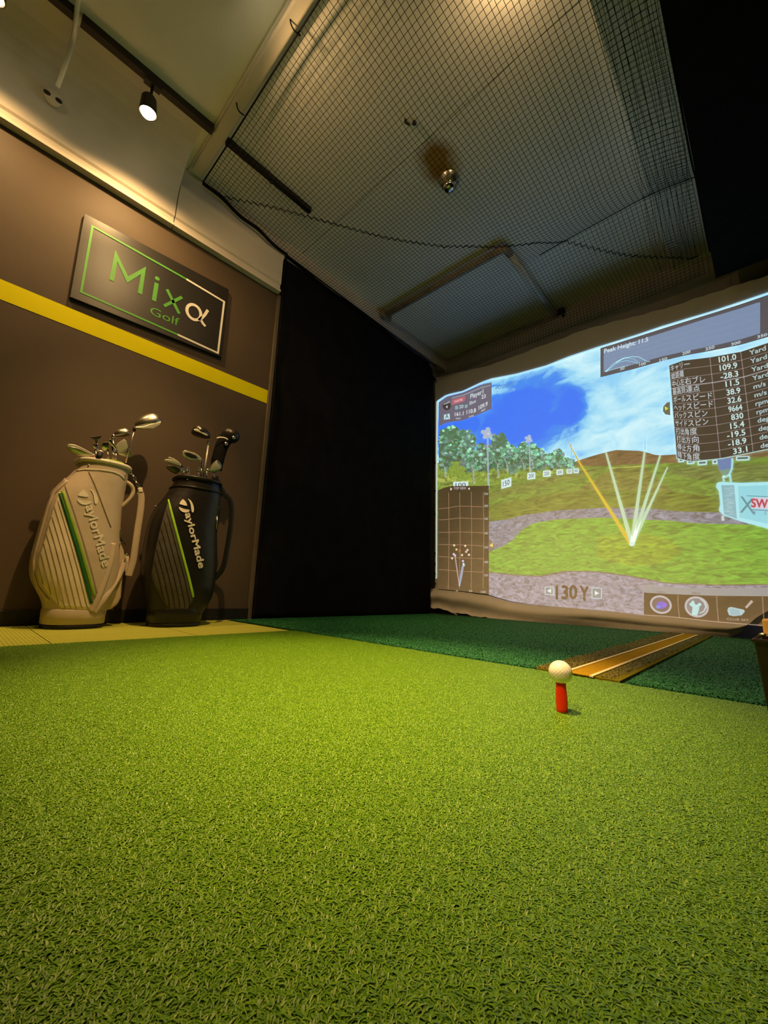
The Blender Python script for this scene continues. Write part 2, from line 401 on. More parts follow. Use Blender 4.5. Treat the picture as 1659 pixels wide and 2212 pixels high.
st = thing('aiming_strip', 'ochre turf alignment strip with two cream lines beyond the ball', 'turf strip', (-.42, 2.2, .004))
MB().box((-.545, YM+.006, .004), (-.322, 3.36, .0125)).build('backing', M['olive'], st)
MB().box((-.458, YM+.004, .0125), (-.386, 3.33, .0145)).build('centre_band', M['ochre'], st)['label'] = 'ochre centre band'
for xc in (-.4585, -.3885):
    MB().box((xc-.0050, YM-.004, .0125), (xc+.0050, 3.28, .0165)).build('line', M['line'], st)['label'] = 'cream alignment line'
patch_o = [blade_patch('olive_fibres', blade_mat('olive turf fibre', (.09, .09, .005), (.21, .18, .010), (.34, .28, .02)), 260, .019, .006, .010, .0018, (1.0, 2.0), 60+i) for i in range(2)]
pile('pile', st, np.concatenate([scatter(-.545, -.475, YM+.02, 3.33, .035, .012), scatter(-.375, -.325, YM+.02, 3.33, .035, .012)]), patch_o, .8, 1.1)

# ================================================================ tee and ball
BX, BY = -.3198, .8403
tz = .0055
tee = thing('golf_tee', 'red rubber tee standing upright in the lime mat', 'tee', (BX, BY, tz))
MB().lathe((BX, BY, tz), [(0, 0), (.0100, 0), (.0102, .010), (.0106, .022), (.0102, .034), (.0094, .046), (.0090, .053), (.0092, .0565), (.0084, .0572), (.0070, .0550), (.0064, .045), (0, .045)], 28).build('stem', M['tee'], tee, True)
MB().lathe((BX, BY, tz), [(.0, .0), (.017, .0), (.017, .0010), (.015, .0016), (.0100, .0018)], 28).build('base_disc', M['grip'], tee, True)
def golf_ball(name, c, label, group=None):
    import bmesh
    bm = bmesh.new(); bmesh.ops.create_icosphere(bm, subdivisions=5, radius=1.0)
    V = np.array([v.co[:] for v in bm.verts]); V /= np.linalg.norm(V, axis=1)[:, None]
    nd = 332; i = np.arange(nd)+.5; ph = np.arccos(1-2*i/nd); th = math.pi*(1+5**.5)*i
    D = np.stack([np.cos(th)*np.sin(ph), np.sin(th)*np.sin(ph), np.cos(ph)], 1)
    best = (V@D.T).max(1); ang = np.arccos(np.clip(best, -1, 1)); r0 = .088
    dep = np.where(ang < r0, 1-(ang/r0)**2, 0)*.030
    V = V*(1-dep)[:, None]*.02135
    for v, q in zip(bm.verts, V): v.co = q
    me = bpy.data.meshes.new(name); bm.to_mesh(me); bm.free(); me.materials.append(M['ball'])
    me.polygons.foreach_set('use_smooth', [True]*len(me.polygons))
    o = bpy.data.objects.new(name, me); o.location = c; link(o); tag(o, label, 'ball', group); return o
golf_ball('golf_ball', (BX, BY, tz+.0565+.0192), 'white dimpled golf ball balanced on the red tee')

# ================================================================ lamps
def spot(name, loc, target, power, size_deg, blend, radius=.03, col=WARM):
    ld = bpy.data.lights.new(name, 'SPOT'); ld.energy = power; ld.color = col; ld.spot_size = math.radians(size_deg)
    ld.spot_blend = blend; ld.shadow_soft_size = radius
    o = bpy.data.objects.new(name, ld)
    d = Vector(target)-Vector(loc); return o, d
def CAN(t): return [c for c in t.children if c.name.startswith('can')][0]
def track_lamp(loc, target, label, power, size, blend, zt=2.905, radius=.02, beam=None):
    """spot hanging from the ceiling track: adapter, arm, can, bulb and its light"""
    loc = np.array(loc, float); tg = np.array(target, float)
    t = thing('track_spotlight', label, 'spotlight', tuple(loc), 'track spotlights')
    d = tg-loc; d /= np.linalg.norm(d); A = frame_axes(d)
    MB().box((loc[0]-.018, loc[1]-.04, zt-.02), (loc[0]+.018, loc[1]+.04, zt+.002)).build('adapter', M['track'], t)
    back = loc-d*.05
    MB().tube([(loc[0], loc[1], zt-.015), (loc[0], loc[1], max(back[2], loc[2])+.02), tuple(back)], .007, 10).build('arm', M['track'], t, True)
    MB().lathe(loc, [(0, -.085), (.026, -.085), (.036, -.07), (.042, .0), (.044, .012), (.040, .012), (.036, -.02), (0, -.03)], 28, A).build('can', M['track'], t, True)
    MB().sphere(loc+d*.006, .036, 20, 12, (1, 1, .8), A).build('bulb', M['bulb'], CAN(t), True)
    o, dd = spot('lamp_light', loc+d*.04, tg, power, size, blend, radius)
    o.location = tuple(d*.045); o.rotation_euler = Vector(d).to_track_quat('-Z', 'Y').to_euler(); link(o, t)
    if beam:
        o, dd = spot('lamp_beam', loc+d*.04, tg, beam[0], beam[1], 1.0, radius)
        o.location = tuple(d*.045); o.rotation_euler = Vector(d).to_track_quat('-Z', 'Y').to_euler(); link(o, t)
    return t
XT = -2.185
tk = thing('lighting_track', 'dark brown lighting track on the white ceiling above the sign', 'light track', (XT, 0, 2.905))
MB().box((XT-.019, -2.4, 2.905), (XT+.019, -.020, ZC)).build('rail', M['track'], tk)
MB().box((XT-.019, .008, 2.905), (XT+.019, .664, ZC)).build('rail', M['track'], tk)
tk2 = thing('lighting_track', 'short black track segment above the net, left of the round fitting', 'light track', (XT, 1.0, 2.905))
MB().box((XT-.017, .750, 2.915), (XT+.017, 1.385, ZC)).build('rail', M['blackpaint'], tk2)
MB().tube([(XT, 1.06, 2.915), (XT, 1.06, 2.895), (XT+.02, 1.07, 2.885)], .008, 8).build('clip', M['blackpaint'], tk2, True)
track_lamp(onx(320, 240, XT), (-2.36, .52, 0.6), 'glowing spotlight hanging from the track above the sign', P_TRACK, 156, .75)
track_lamp((XT, -.275, 2.70), (-2.45, -.25, .9), 'spotlight near the upper left corner, partly out of view', P_TRACK*.6, 156, .75)
# ceiling spots outside the frame; two of them are added fills
track_lamp((-.66, .56, 2.80), (-.84, .78, 0), 'spotlight above the hitting mat on the near ceiling', P_MAT*.03, 172, .3, 2.95, beam=(P_MAT*2.7, 40))
track_lamp((-.26, -.95, 2.80), (-.36, .80, .05), 'unseen fill spotlight added behind the camera beside the soffit', P_MAT*.02, 135, .8, 2.95, beam=(P_MAT*1.0, 28))  # added fill, set back here to brighten the near side of the tee
track_lamp((-1.20, .58, 2.80), (-2.38, .60, .35), 'spotlight on the near ceiling aimed at the golf bags', P_MAT*.04, 120, .8, 2.95, beam=(P_MAT*.62, 47))
track_lamp((-1.45, .42, 2.80), (-1.15, 3.30, -.40), 'unseen fill spotlight added to brighten the foot of the screen', P_MAT*.045, 172, .3, 2.95, beam=(P_MAT*.72, 52))  # added to brighten skirt and turf; its wide spill lifts the ceiling
track_lamp((-.50, 1.16, 2.885), (-1.2, 2.0, 2.72), 'spotlight behind the net at the top of the view', P_FAR, 170, .6, 2.95)

# ================================================================ ceiling fittings
ss = thing('conduit', 'thin white conduit crossing the track to a ceiling socket', 'conduit', (XT, 0, ZC-.02))
MB().tube(spline([onz(178, -40, 2.935), onz(168, 5, 2.93), onz(164, 46, 2.897), onz(158, 85, 2.915), onx(141, 140, -2.36), onx(124, 188, -2.44)], 6), .010, 10).build('pipe', M['white'], ss, True)
c = onx(114, 211, XL+.075)
mt_ = thing('ceiling_socket', 'small round socket with two dark slots on the white cove', 'socket', tuple(c))
A = frame_axes((1, 0, -.5))
cap_ = MB().lathe(c, [(0, .018), (.030, .018), (.036, .008), (.036, -.03), (0, -.03)], 24, A).build('cap', M['beam'], mt_, True)
for s in (-1, 1):
    q = c+A[2]*.016+A[1]*.024*s
    MB().sphere(q, .016, 12, 8, (.7, 1, .4), A).build('slot', M['track'], cap_, True)
# sprinkler-like round fitting through the net
c = onz(970, 395, 2.92)
sp = thing('sprinkler_head', 'round chrome ceiling fitting seen through the net', 'sprinkler', (c[0], c[1], ZC))
MB().lathe((c[0], c[1], ZC), [(0, 0), (.070, 0), (.070, -.010), (.058, -.018), (.050, -.055), (0, -.058)], 28).build('flange', M['steel'], sp, True)
MB().sphere((c[0], c[1], ZC-.060), .042, 18, 10, (1, 1, .8)).build('bulb_head', M['chrome'], sp, True)
c = onz(889, 262, ZC)
bk = thing('ceiling_hook', 'tiny dark hook on the ceiling behind the net, above the round fitting', 'hook', (c[0], c[1], ZC))
MB().tube(spline([(c[0]-.02, c[1]-.03, ZC), (c[0]-.02, c[1]-.03, ZC-.02), (c[0]-.005, c[1]-.01, ZC-.03)], 5), .007, 8).build('hook', M['track'], bk, True)
MB().sphere((c[0]+.012, c[1]+.012, ZC-.012), .013, 12, 8).build('screw_cap', M['blackpaint'], bk, True)
# pipes near the far wall
ZP = 2.90
pa = onz(812, 692, ZP); pb = onz(1088, 536, ZP); pc = onz(1186, 664, ZP)
pp = thing('ceiling_pipe', 'brown wrapped pipe with pale elbow running to the far wall above the net', 'pipe', (pb[0], pb[1], ZP))
MB().tube([(XL-.05, pa[1], ZP), (pb[0]-.06, pb[1], ZP)], .024, 14).build('brown_run', M['pipebrown'], pp, True)
MB().tube([(XL-.05, pa[1]+.045, ZP+.015), (pb[0]-.10, pb[1]+.045, ZP+.015)], .014, 10).build('thin_run', M['pipewhite'], pp, True)
MB().tube(spline([(pb[0]-.08, pb[1], ZP), (pb[0]-.02, pb[1]+.004, ZP), (pb[0]+.005, pb[1]+.03, ZP), (pb[0]+.008, pb[1]+.09, ZP)], 6), .030, 14).build('elbow', M['pipebrown'], pp, True)
MB().tube([(pb[0]+.008, pb[1]+.07, ZP), (pc[0], YW, ZP)], .026, 14).build('pale_run', M['pipewhite'], pp, True)
MB().box((XL+.04, pa[1]-.05, ZP-.03), (XL+.07, pa[1]+.08, ZC)).build('bracket', M['pipebrown'], pp)
c = ony(1213, 672, YW-.02)
jb = thing('wall_bracket', 'small dark bracket high on the far wall', 'bracket', tuple(c))
MB().box(c-np.array([.03, .02, .02]), c+np.array([.03, .02, .02])).build('plate', M['track'], jb)
MB().tube([c+np.array([.01, 0, -.02]), c+np.array([.015, -.01, -.06])], .014, 8).build('stub', M['track'], jb, True)

# ================================================================ the net
def net_z(x, y):
    x = np.asarray(x, float); y = np.asarray(y, float)
    t = np.clip((y-.75)/(3.5-.75), 0, 1)
    z = np.interp(y, [.75, 1.41, 3.4], [2.897, 2.800, 2.725])
    z = z-.035*np.sin(math.pi*np.clip((x-XL)/(XK-XL), 0, 1))*np.sin(math.pi*np.clip((y-.75)/1.8, 0, 1))
    k = np.clip((x+1.7)/1.0, 0, 1); k = k*k*(3-2*k)
    fold = .085*np.exp(-np.abs(y-2.72)/.18)              # lifted over a cord, sagging to both sides
    z = z+k*(fold-.075*np.exp(-((y-2.46)/.28)**2)-.05*np.exp(-((y-3.08)/.24)**2))
    z = z+.012*np.sin(4.1*x+1.0)*np.sin(3.3*y)
    j = np.clip((x+.45)/.35, 0, 1); z = z-.10*j*j*np.exp(-((y-2.2)/.7)**2)     # sagging bundle beside the soffit
    return z
nx0, nx1, ny0, ny1, cell = XL+.05, XK-.012, .752, 3.40, .0275
net = thing('safety_net', 'black square-mesh safety net stretched below the ceiling', 'net', ((nx0+nx1)/2, 2.0, 2.8))
def strands(fixed, lo, hi, axis, r):
    b = MB(); ts = np.arange(lo, hi+1e-6, cell)
    wob = .0022
    for f in fixed:
        w = f+RNG.normal(0, wob*.4)+wob*np.sin(ts*7+f*11)
        X, Y = (w, ts) if axis == 'y' else (ts, w)
        Z = net_z(X, Y); Pp = np.stack([X+0*ts, Y+0*ts, Z], 1)
        n = len(Pp); V = []; F = []
        side = np.array([1, 0, 0]) if axis == 'y' else np.array([0, 1, 0]); upv = np.array([0, 0, 1.0])
        for p in Pp:
            V += [p-side*r-upv*r*.6, p+side*r-upv*r*.6, p+upv*r*1.1]
        for i in range(n-1):
            for k in range(3): F.append((3*i+k, 3*i+(k+1) % 3, 3*i+3+(k+1) % 3, 3*i+3+k))
        b.add(V, F)
    return b
xs = np.arange(nx0, nx1, cell); ys = np.arange(ny0, ny1, cell)
tag(strands(xs, ny0, ny1, 'y', .00125).build('mesh_cords', M['net'], net), kind='stuff')
tag(strands(ys, nx0, nx1, 'x', .00125).build('mesh_cords', M['net'], net), kind='stuff')
def net_rope(P, r, name, label=None):
    Q = [(x, y, float(net_z(x, y))+dz) for x, y, dz in P]
    o = MB().tube(Q, r, 8).build(name, M['net'], net, True)
    if label: o['label'] = label
net_rope([(x, ny0, 0) for x in np.linspace(nx0, nx1, 60)], .0045, 'border_rope')
ysb = np.linspace(ny0, YC, 30)
net_rope([(nx0+.004*math.sin(17*y), y, .006*math.sin(23*y)) for y in ysb], .012, 'border_rope')
net_rope([(nx0, y, 0) for y in np.linspace(YC, ny1, 40)], .006, 'border_rope')
net_rope([(nx1, y, 0) for y in np.linspace(ny0, ny1, 60)], .005, 'border_rope')
net_rope([(x, 2.72, .003) for x in np.linspace(-1.05, nx1, 50)], .003, 'support_cord')
# zigzag seam across the meshes
zz = []
for (u, v) in ((470, 425), (580, 448), (700, 480), (830, 515), (960, 535), (1060, 536), (1160, 525), (1230, 527), (1330, 550), (1420, 557), (1520, 562)):
    q = onz(u, v, 2.78)
    for _ in range(8): q = onz(u, v, float(net_z(q[0], q[1])))
    zz.append(q[:2])
zz = np.array(zz); dd = np.concatenate([[0], np.cumsum(np.linalg.norm(np.diff(zz, axis=0), axis=1))]); tt = np.arange(0, dd[-1], cell*1.7)
zx, zy = np.interp(tt, dd, zz[:, 0]), np.interp(tt, dd, zz[:, 1]); Z = []
for i in range(len(tt)-1): Z += [(zx[i], zy[i], -.003), (zx[i+1], zy[i], -.003)]
Z = [(min(max(x, nx0), nx1), min(y, ny1), d_) for x, y, d_ in Z]
net_rope(Z, .0034, 'zigzag_seam')
# gathered folds of spare net beside the soffit
b = MB(); rg = np.random.default_rng(11)
for i in range(15):
    x0_ = -.37+.017*i; ph_ = rg.uniform(0, 6); am = rg.uniform(.004, .012)
    P = []
    for y in np.arange(.80, 3.39, .06):
        sw = .05*math.sin((y-.8)*1.6)                      # the bundle wanders towards the soffit
        x = min(nx1-.004, x0_+sw+am*math.sin(5*y+ph_)); P.append((x, y, float(net_z(x, y))-.012-.03*math.exp(-((i-6)/3.5)**2)+.006*math.sin(9*y+ph_)))
    b.tube(P, .0010, 3, cap=False)
for y in np.arange(.82, 3.38, cell):
    sw = .05*math.sin((y-.8)*1.6)
    P = [(min(nx1-.004, x+sw), y+.012*math.sin(30*x), float(net_z(x, y))-.012-.03*math.exp(-((x+.26)/.06)**2)) for x in np.linspace(-.37, -.11, 9)]
    b.tube(P, .0009, 3, cap=False)
tag(b.build('gathered_cords', M['net'], net), kind='stuff')
# net end hanging down in front of the far wall
b = MB(); hz = np.arange(2.50, float(net_z(-1.2, 3.38)), cell)
for x in xs:
    z1 = float(net_z(x, 3.38)); V = []
    b.tube([(x, 3.40, z1), (x, 3.425, z1-.10), (x, 3.43, 2.56)], .0016, 3, cap=False)
for zz in np.arange(2.57, 2.76, cell):
    b.tube([(x, 3.428, zz+.006*math.sin(3*x)) for x in xs[::3]], .0016, 3, cap=False)
tag(b.build('mesh_cords', M['net'], net), kind='stuff')
for pts in (((627, 36), (628, 50), (636, 66), (649, 77)), ((511, 216), (512, 230), (517, 241), (527, 249)), ((386, 376), (402, 384), (399, 399), (404, 412))):
    MB().tube(spline([onz(u, v, z_) for (u, v), z_ in zip(pts, (2.935, 2.90, 2.885, 2.893))], 6), .0036, 7).build('tie_cord', M['net'], net, True)

# ================================================================ black side curtain
cu = thing('side_curtain', 'black fabric side curtain between the painted wall and the screen', 'curtain', (XL, 2.4, 0))
ny, nz = 90, 60; V = []; F = []
for i in range(ny+1):
    y = YC+.004+(3.385-YC-.004)*i/ny
    zt = 2.80-.09*(y-YC)/2.0+.008*math.sin(6*y)-(.16*max(0, (y-3.30)/.115)**3 if y > 3.3 else 0)
    for j in range(nz+1):
        z = .002+(zt-.002)*j/nz
        w = .006*math.sin(5.3*y+1.3*z)+.004*math.sin(13*y+4*z)+.004*math.sin(9*z+3*y)
        V.append((XL+.016+w, y, z))
for i in range(ny):
    for j in range(nz): a = i*(nz+1)+j; F.append((a, a+nz+1, a+nz+2, a+1))
o = mesh('cloth', V, F, M['black'], cu, True); sd = o.modifiers.new('thick', 'SOLIDIFY'); sd.thickness = .006; sd.offset = -1
MB().tube(spline([(XL+.030, YC+.004+.004*math.sin(9*z), z) for z in np.linspace(.004, 2.80, 24)], 3), .008, 8).build('edge_hem', M['black'], cu, True)
MB().tube([(XL+.026, y, 2.805-.09*(y-YC)/2.0+.008*math.sin(6*y)) for y in np.linspace(YC, 3.30, 40)], .011, 8).build('top_hem', M['black'], cu, True)
MB().tube([(XL+.02, 3.38, 2.60), (XL+.03, 3.43, 2.575)], .012, 8).build('tab', M['black'], cu, True)

# ================================================================ projection screen
scr = thing('projection_screen', 'large hanging fabric screen showing a projected golf range', 'screen', (-1.2, YS, 0))
def pl(poly, u):
    return float(np.interp(u, [p[0] for p in poly], [p[1] for p in poly]))
TOPF = [(936, 816), (960, 811), (1060, 788), (1270, 709), (1440, 665), (1545, 630), (1659, 594), (1760, 560)]
TOPP = [(945, 866), (965, 853), (1000, 845), (1040, 826), (1062, 818), (1115, 808), (1180, 790), (1230, 770), (1297, 748), (1330, 738), (1380, 722), (1430, 705), (1480, 690), (1540, 672), (1600, 652), (1659, 632), (1760, 600)]
BOTP = [(945, 1272), (1000, 1276), (1056, 1285), (1100, 1298), (1150, 1306), (1250, 1315), (1330, 1322), (1392, 1330), (1440, 1333), (1480, 1337), (1530, 1343), (1600, 1349), (1640, 1352), (1760, 1362)]
BOTF = [(930, 1311), (985, 1324), (1060, 1336), (1160, 1345), (1280, 1353), (1420, 1368), (1520, 1376), (1575, 1377), (1598, 1368), (1618, 1349), (1632, 1336), (1659, 1320), (1700, 1312), (1760, 1310)]
def S(u, v, k=0): 
    return ony(u, v, YS-.0007*k)
# flat cloth carrying the picture, then the loose skirt below it
us = list(np.linspace(938, 1760, 110)); V = []; F = []; nr = 40
for u in us:
    t0, t1 = pl(TOPF, u), min(pl(BOTP, u), pl(BOTF, u)-2)
    for j in range(nr+1):
        q = ony(u, t0+(t1-t0)*j/nr, YS)
        e = max(0, 1-(u-938)/10.0)
        top = max(0, (pl(TOPP, u)-(t0+(t1-t0)*j/nr))/45.0)
        q[1] += .004+.010*top*math.sin(u*.11)*math.sin(u*.037)+.01*e
        V.append(q)
for i in range(len(us)-1):
    for j in range(nr): a = i*(nr+1)+j; F.append((a, a+1, a+nr+2, a+nr+1))
cloth = mesh('cloth', V, F, M['screen'], scr, True)
V = []; F = []; nr = 18
us = list(np.linspace(930, 1760, 160))
for u in us:
    t0, t1 = min(pl(BOTP, max(u, 940))-1, pl(BOTF, u)-1), pl(BOTF, u)
    for j in range(nr+1):
        t = j/nr; v = t0+(t1-t0)*t
        fade = max(0.0, 1-(u-930)/330.0)
        fold = .020*math.sin(math.pi*t)+fade*(.030*t+.025*math.sin(2*math.pi*(t*1.15-.12-.0009*(u-930))))
        fold += .010*math.sin(u*.021+3*t)*t+.022*max(0, min(1, (u-1080)/200.0))*math.sin(math.pi*min(1, t*1.6))
        v2 = v+(1.6*math.sin(u*.13)+1.0*math.sin(u*.31))*t*fade
        V.append(ony(u, v2, YS-.002-fold))
for i in range(len(us)-1):
    for j in range(nr): a = i*(nr+1)+j; F.append((a, a+1, a+nr+2, a+nr+1))
skirt = mesh('skirt', V, F, M['screen'], scr, True)
for v in (1000, 1060, 1110, 1195, 1218, 1239, 1260):
    c = ony(939.5, v, YS-.006); A = frame_axes((0, -1, 0))
    MB().lathe(c, [(.004, .002), (.010, .002), (.011, 0), (.010, -.003)], 14, A).build('eyelet', M['blackpaint'], cloth, True)
for (u, v, du, dv) in ((980, 1326, 8, 4), (1052, 1337, 22, 5), (1070, 1338, 14, 5), (1126, 1344, 8, -3)):
    MB().tube([ony(u, v-2, YS-.06), ony(u+du*.5, v+1, YS-.07), ony(u+du, v+dv*.6, YS-.07)], .004, 5).build('frayed_thread', M['screen'], skirt, True)

def pic_mat(name, noise=None, contrast=0.0, stretch=(1, 1, 1), gain=1.0):
    """projected light on white cloth: the cloth also answers to the room's lamps"""
    mt, nt, b = new_mat(name); b.inputs['Base Color'].default_value = (.60, .575, .55, 1); b.inputs['Roughness'].default_value = .95
    b.inputs['Specular IOR Level'].default_value = .05
    at = N(nt, 'ShaderNodeAttribute'); at.attribute_name = 'tint'; at.attribute_type = 'GEOMETRY'
    out = at.outputs['Color']
    tc = N(nt, 'ShaderNodeTexCoord')
    if noise:
        mp = N(nt, 'ShaderNodeMapping'); mp.inputs['Scale'].default_value = stretch; nt.links.new(tc.outputs['Object'], mp.inputs[0])
        nz = N(nt, 'ShaderNodeTexNoise'); nz.inputs['Scale'].default_value = noise; nz.inputs['Detail'].default_value = 4; nz.inputs['Distortion'].default_value = 1.2
        nt.links.new(mp.outputs[0], nz.inputs[0])
        mr = N(nt, 'ShaderNodeMapRange'); mr.inputs[1].default_value = .3; mr.inputs[2].default_value = .7; mr.inputs[3].default_value = 1-contrast; mr.inputs[4].default_value = 1+contrast
        nt.links.new(nz.outputs['Fac'], mr.inputs[0])
        sc_ = N(nt, 'ShaderNodeVectorMath', operation='SCALE'); nt.links.new(out, sc_.inputs[0]); nt.links.new(mr.outputs[0], sc_.inputs['Scale']); out = sc_.outputs[0]
    nt.links.new(out, b.inputs['Emission Color']); b.inputs['Emission Strength'].default_value = gain
    bn = N(nt, 'ShaderNodeTexNoise'); bn.inputs['Scale'].default_value = 6; bn.inputs['Detail'].default_value = 3; nt.links.new(tc.outputs['Object'], bn.inputs[0])
    bp = N(nt, 'ShaderNodeBump'); bp.inputs['Strength'].default_value = .6; bp.inputs['Distance'].default_value = .04
    nt.links.new(bn.outputs['Fac'], bp.inputs['Height']); nt.links.new(bp.outputs[0], b.inputs['Normal'])
    return mt
GAIN = .95
PM = {'flat': pic_mat('projected light', gain=GAIN), 'grass': pic_mat('projected grass', 26, .50, (.45, 1, 1.6), GAIN), 'gravel': pic_mat('projected gravel', 34, .60, (.6, 1, 1.2), GAIN),
      'rough': pic_mat('projected rough', 20, .55, (.40, 1, 1.8), GAIN), 'tree': pic_mat('projected foliage', 45, .45, (1, 1, 1), GAIN)}
class Pic:
    def __init__(s, name, kind='flat', layer=0): s.n = name; s.k = kind; s.l = layer; s.V = []; s.F = []; s.C = []
    def poly(s, P, col, dl=0):
        n = len(s.V); s.V += [S(u, v, s.l+dl) for u, v in P]; s.F.append(tuple(range(n, n+len(P)))[::-1]); s.C.append(lin(col)); return s
    def band(s, top, bot, col, u0, u1, step=12, dl=0):
        for a in np.arange(u0, u1, step):
            b = min(a+step, u1); s.poly([(a, pl(top, a)), (b, pl(top, b)), (b, pl(bot, b)), (a, pl(bot, a))], col, dl)
        return s
    def line(s, P, w, col, dl=0):
        P = [np.array(p, float) for p in P]; w = w if hasattr(w, '__len__') else [w]*len(P)
        L = []; R_ = []
        for i, p in enumerate(P):
            t = P[min(i+1, len(P)-1)]-P[max(i-1, 0)]; t /= np.linalg.norm(t)+1e-9; nn = np.array([-t[1], t[0]])*w[i]/2
            L.append(p+nn); R_.append(p-nn)
        for i in range(len(P)-1): s.poly([L[i], L[i+1], R_[i+1], R_[i]], col, dl)
        return s
    def disc(s, c, rx, ry, col, n=28, dl=0, rot=0):
        ca, sa = math.cos(rot), math.sin(rot)
        return s.poly([(c[0]+rx*math.cos(a)*ca-ry*math.sin(a)*sa, c[1]+rx*math.cos(a)*sa+ry*math.sin(a)*ca) for a in np.linspace(0, 2*math.pi, n+1)[:-1]], col, dl)
    def text(s, t, p0, p1, h, col, dl=0, bold=.012, up=None, fn=None):
        TV, TF = text_mesh(t, bold); n = len(s.V)
        p0 = np.array(p0, float); p1 = np.array(p1, float); upv = np.array(up if up is not None else (0, -h), float)
        n5 = max(1, len(TV)//5)
        for i_, (x, y) in enumerate(TV):
            q = p0+(p1-p0)*x+upv*y
            if fn: q = fn(q)
            s.V.append(S(q[0], q[1], s.l+dl+.03*(i_//n5)))
        for f in TF: s.F.append(tuple(i+n for i in f)); s.C.append(lin(col))
        return s
    def build(s, label=None):
        o = mesh(s.n, s.V, s.F, PM[s.k], cloth)
        me = o.data; at = me.attributes.new('tint', 'FLOAT_COLOR', 'CORNER')
        arr = np.zeros((len(me.loops), 4)); arr[:, 3] = 1
        for p, c in zip(me.polygons, s.C): arr[p.loop_start:p.loop_start+p.loop_total, :3] = c
        at.data.foreach_set('color', arr.ravel().tolist())
        if label: o['label'] = label
        return o
# --- sky
def sky_mat():
    mt = PM['flat'].copy(); mt.name = 'projected sky'; nt = mt.node_tree; b = nt.nodes['Principled BSDF']
    tc = N(nt, 'ShaderNodeTexCoord')
    root = ROOTLOC[scr.name]
    def blob(u, v, su, sv):
        c = S(u, v)-root; mp = N(nt, 'ShaderNodeMapping'); mp.vector_type = 'TEXTURE'
        a = S(u+su, v); r = abs(a[0]-S(u, v)[0]); hh = abs(S(u, v-sv)[2]-S(u, v)[2])
        mp.inputs['Location'].default_value = tuple(c); mp.inputs['Scale'].default_value = (r, 10, hh); mp.inputs['Rotation'].default_value = (0, 0, 0)
        nt.links.new(tc.outputs['Object'], mp.inputs[0])
        g = N(nt, 'ShaderNodeTexGradient', gradient_type='SPHERICAL'); nt.links.new(mp.outputs[0], g.inputs[0]); return g.outputs['Fac']
    outs = [blob(1120, 905, 190, 110), blob(985, 925, 110, 60), blob(1225, 880, 60, 60), blob(1000, 880, 90, 70)]
    acc = outs[0]
    for q in outs[1:]:
        ad = N(nt, 'ShaderNodeMath', operation='MAXIMUM'); nt.links.new(acc, ad.inputs[0]); nt.links.new(q, ad.inputs[1]); acc = ad.outputs[0]
    mp = N(nt, 'ShaderNodeMapping'); mp.inputs['Scale'].default_value = (.8, 1, 1.5); nt.links.new(tc.outputs['Object'], mp.inputs[0])
    nz = N(nt, 'ShaderNodeTexNoise'); nz.inputs['Scale'].default_value = 4.2; nz.inputs['Detail'].default_value = 10; nz.inputs['Roughness'].default_value = .66; nz.inputs['Distortion'].default_value = .6
    nt.links.new(mp.outputs[0], nz.inputs[0])
    m1 = N(nt, 'ShaderNodeMath', operation='MULTIPLY_ADD'); nt.links.new(acc, m1.inputs[0]); m1.inputs[1].default_value = .95; nt.links.new(nz.outputs['Fac'], m1.inputs[2])
    cr = N(nt, 'ShaderNodeValToRGB'); e = cr.color_ramp.elements
    e[0].position = .36; e[0].color = (*lin((205, 245, 255)), 1); e[1].position = .98; e[1].color = (*lin((0, 110, 248)), 1)
    for p_, c_ in ((.54, (165, 226, 250)), (.66, (128, 203, 248)), (.78, (40, 140, 240))):
        k = e.new(p_); k.color = (*lin(c_), 1)
    nt.links.new(m1.outputs[0], cr.inputs[0]); nt.links.new(cr.outputs[0], b.inputs['Emission Color'])
    return mt
PM['sky'] = sky_mat()
HOR = [(940, 1012), (1760, 1000)]
Pic('projected_sky', 'sky', 0).band(TOPP, HOR, (120, 200, 250), 945, 1760, 10).build('blue sky with white clouds')
# --- far hill and ground
p = Pic('projected_hill', 'grass', 1)
p.band([(1235, 1000), (1260, 991), (1290, 982), (1330, 972), (1385, 974), (1420, 984), (1470, 981), (1520, 975), (1760, 965)], [(1235, 1012), (1760, 1012)], (112, 88, 54), 1235, 1760, 12); p.build('brown hill')
p = Pic('projected_ground', 'grass', 2)
GT = [(940, 1002), (1000, 1005), (1240, 1007), (1300, 1007), (1400, 1002), (1460, 1000), (1600, 990), (1760, 980)]
p.band(GT, [(940, 1125), (1760, 1125)], (104, 134, 46), 945, 1760, 14)
p.poly([(1056, 1064), (1240, 1018), (1290, 1012), (1300, 1018), (1200, 1044), (1056, 1080)], (108, 124, 50), .3)
p.poly([(1320, 1012), (1395, 1008), (1450, 1060), (1500, 1100), (1200, 1100), (1255, 1055)], (112, 118, 48), .3)
p.poly([(1430, 1012), (1560, 1004), (1760, 1000), (1760, 1040), (1560, 1040), (1470, 1030)], (104, 120, 56), .3)
p.line([(1322, 1011), (1390, 1007)], 1.6, (190, 190, 90), .6); p.build('pale fairway')
p = Pic('projected_rough', 'rough', 3)
p.band([(1056, 1094), (1120, 1080), (1210, 1062), (1300, 1058), (1450, 1062), (1556, 1075), (1760, 1085)], [(1056, 1128), (1130, 1115), (1200, 1105), (1300, 1099), (1400, 1099), (1470, 1106), (1550, 1109), (1760, 1112)], (100, 118, 36), 1056, 1760, 14); p.build('tufted rough')
PATHT = [(1056, 1127), (1100, 1121), (1130, 1113), (1200, 1103), (1300, 1097), (1400, 1098), (1470, 1105), (1550, 1107), (1760, 1110)]
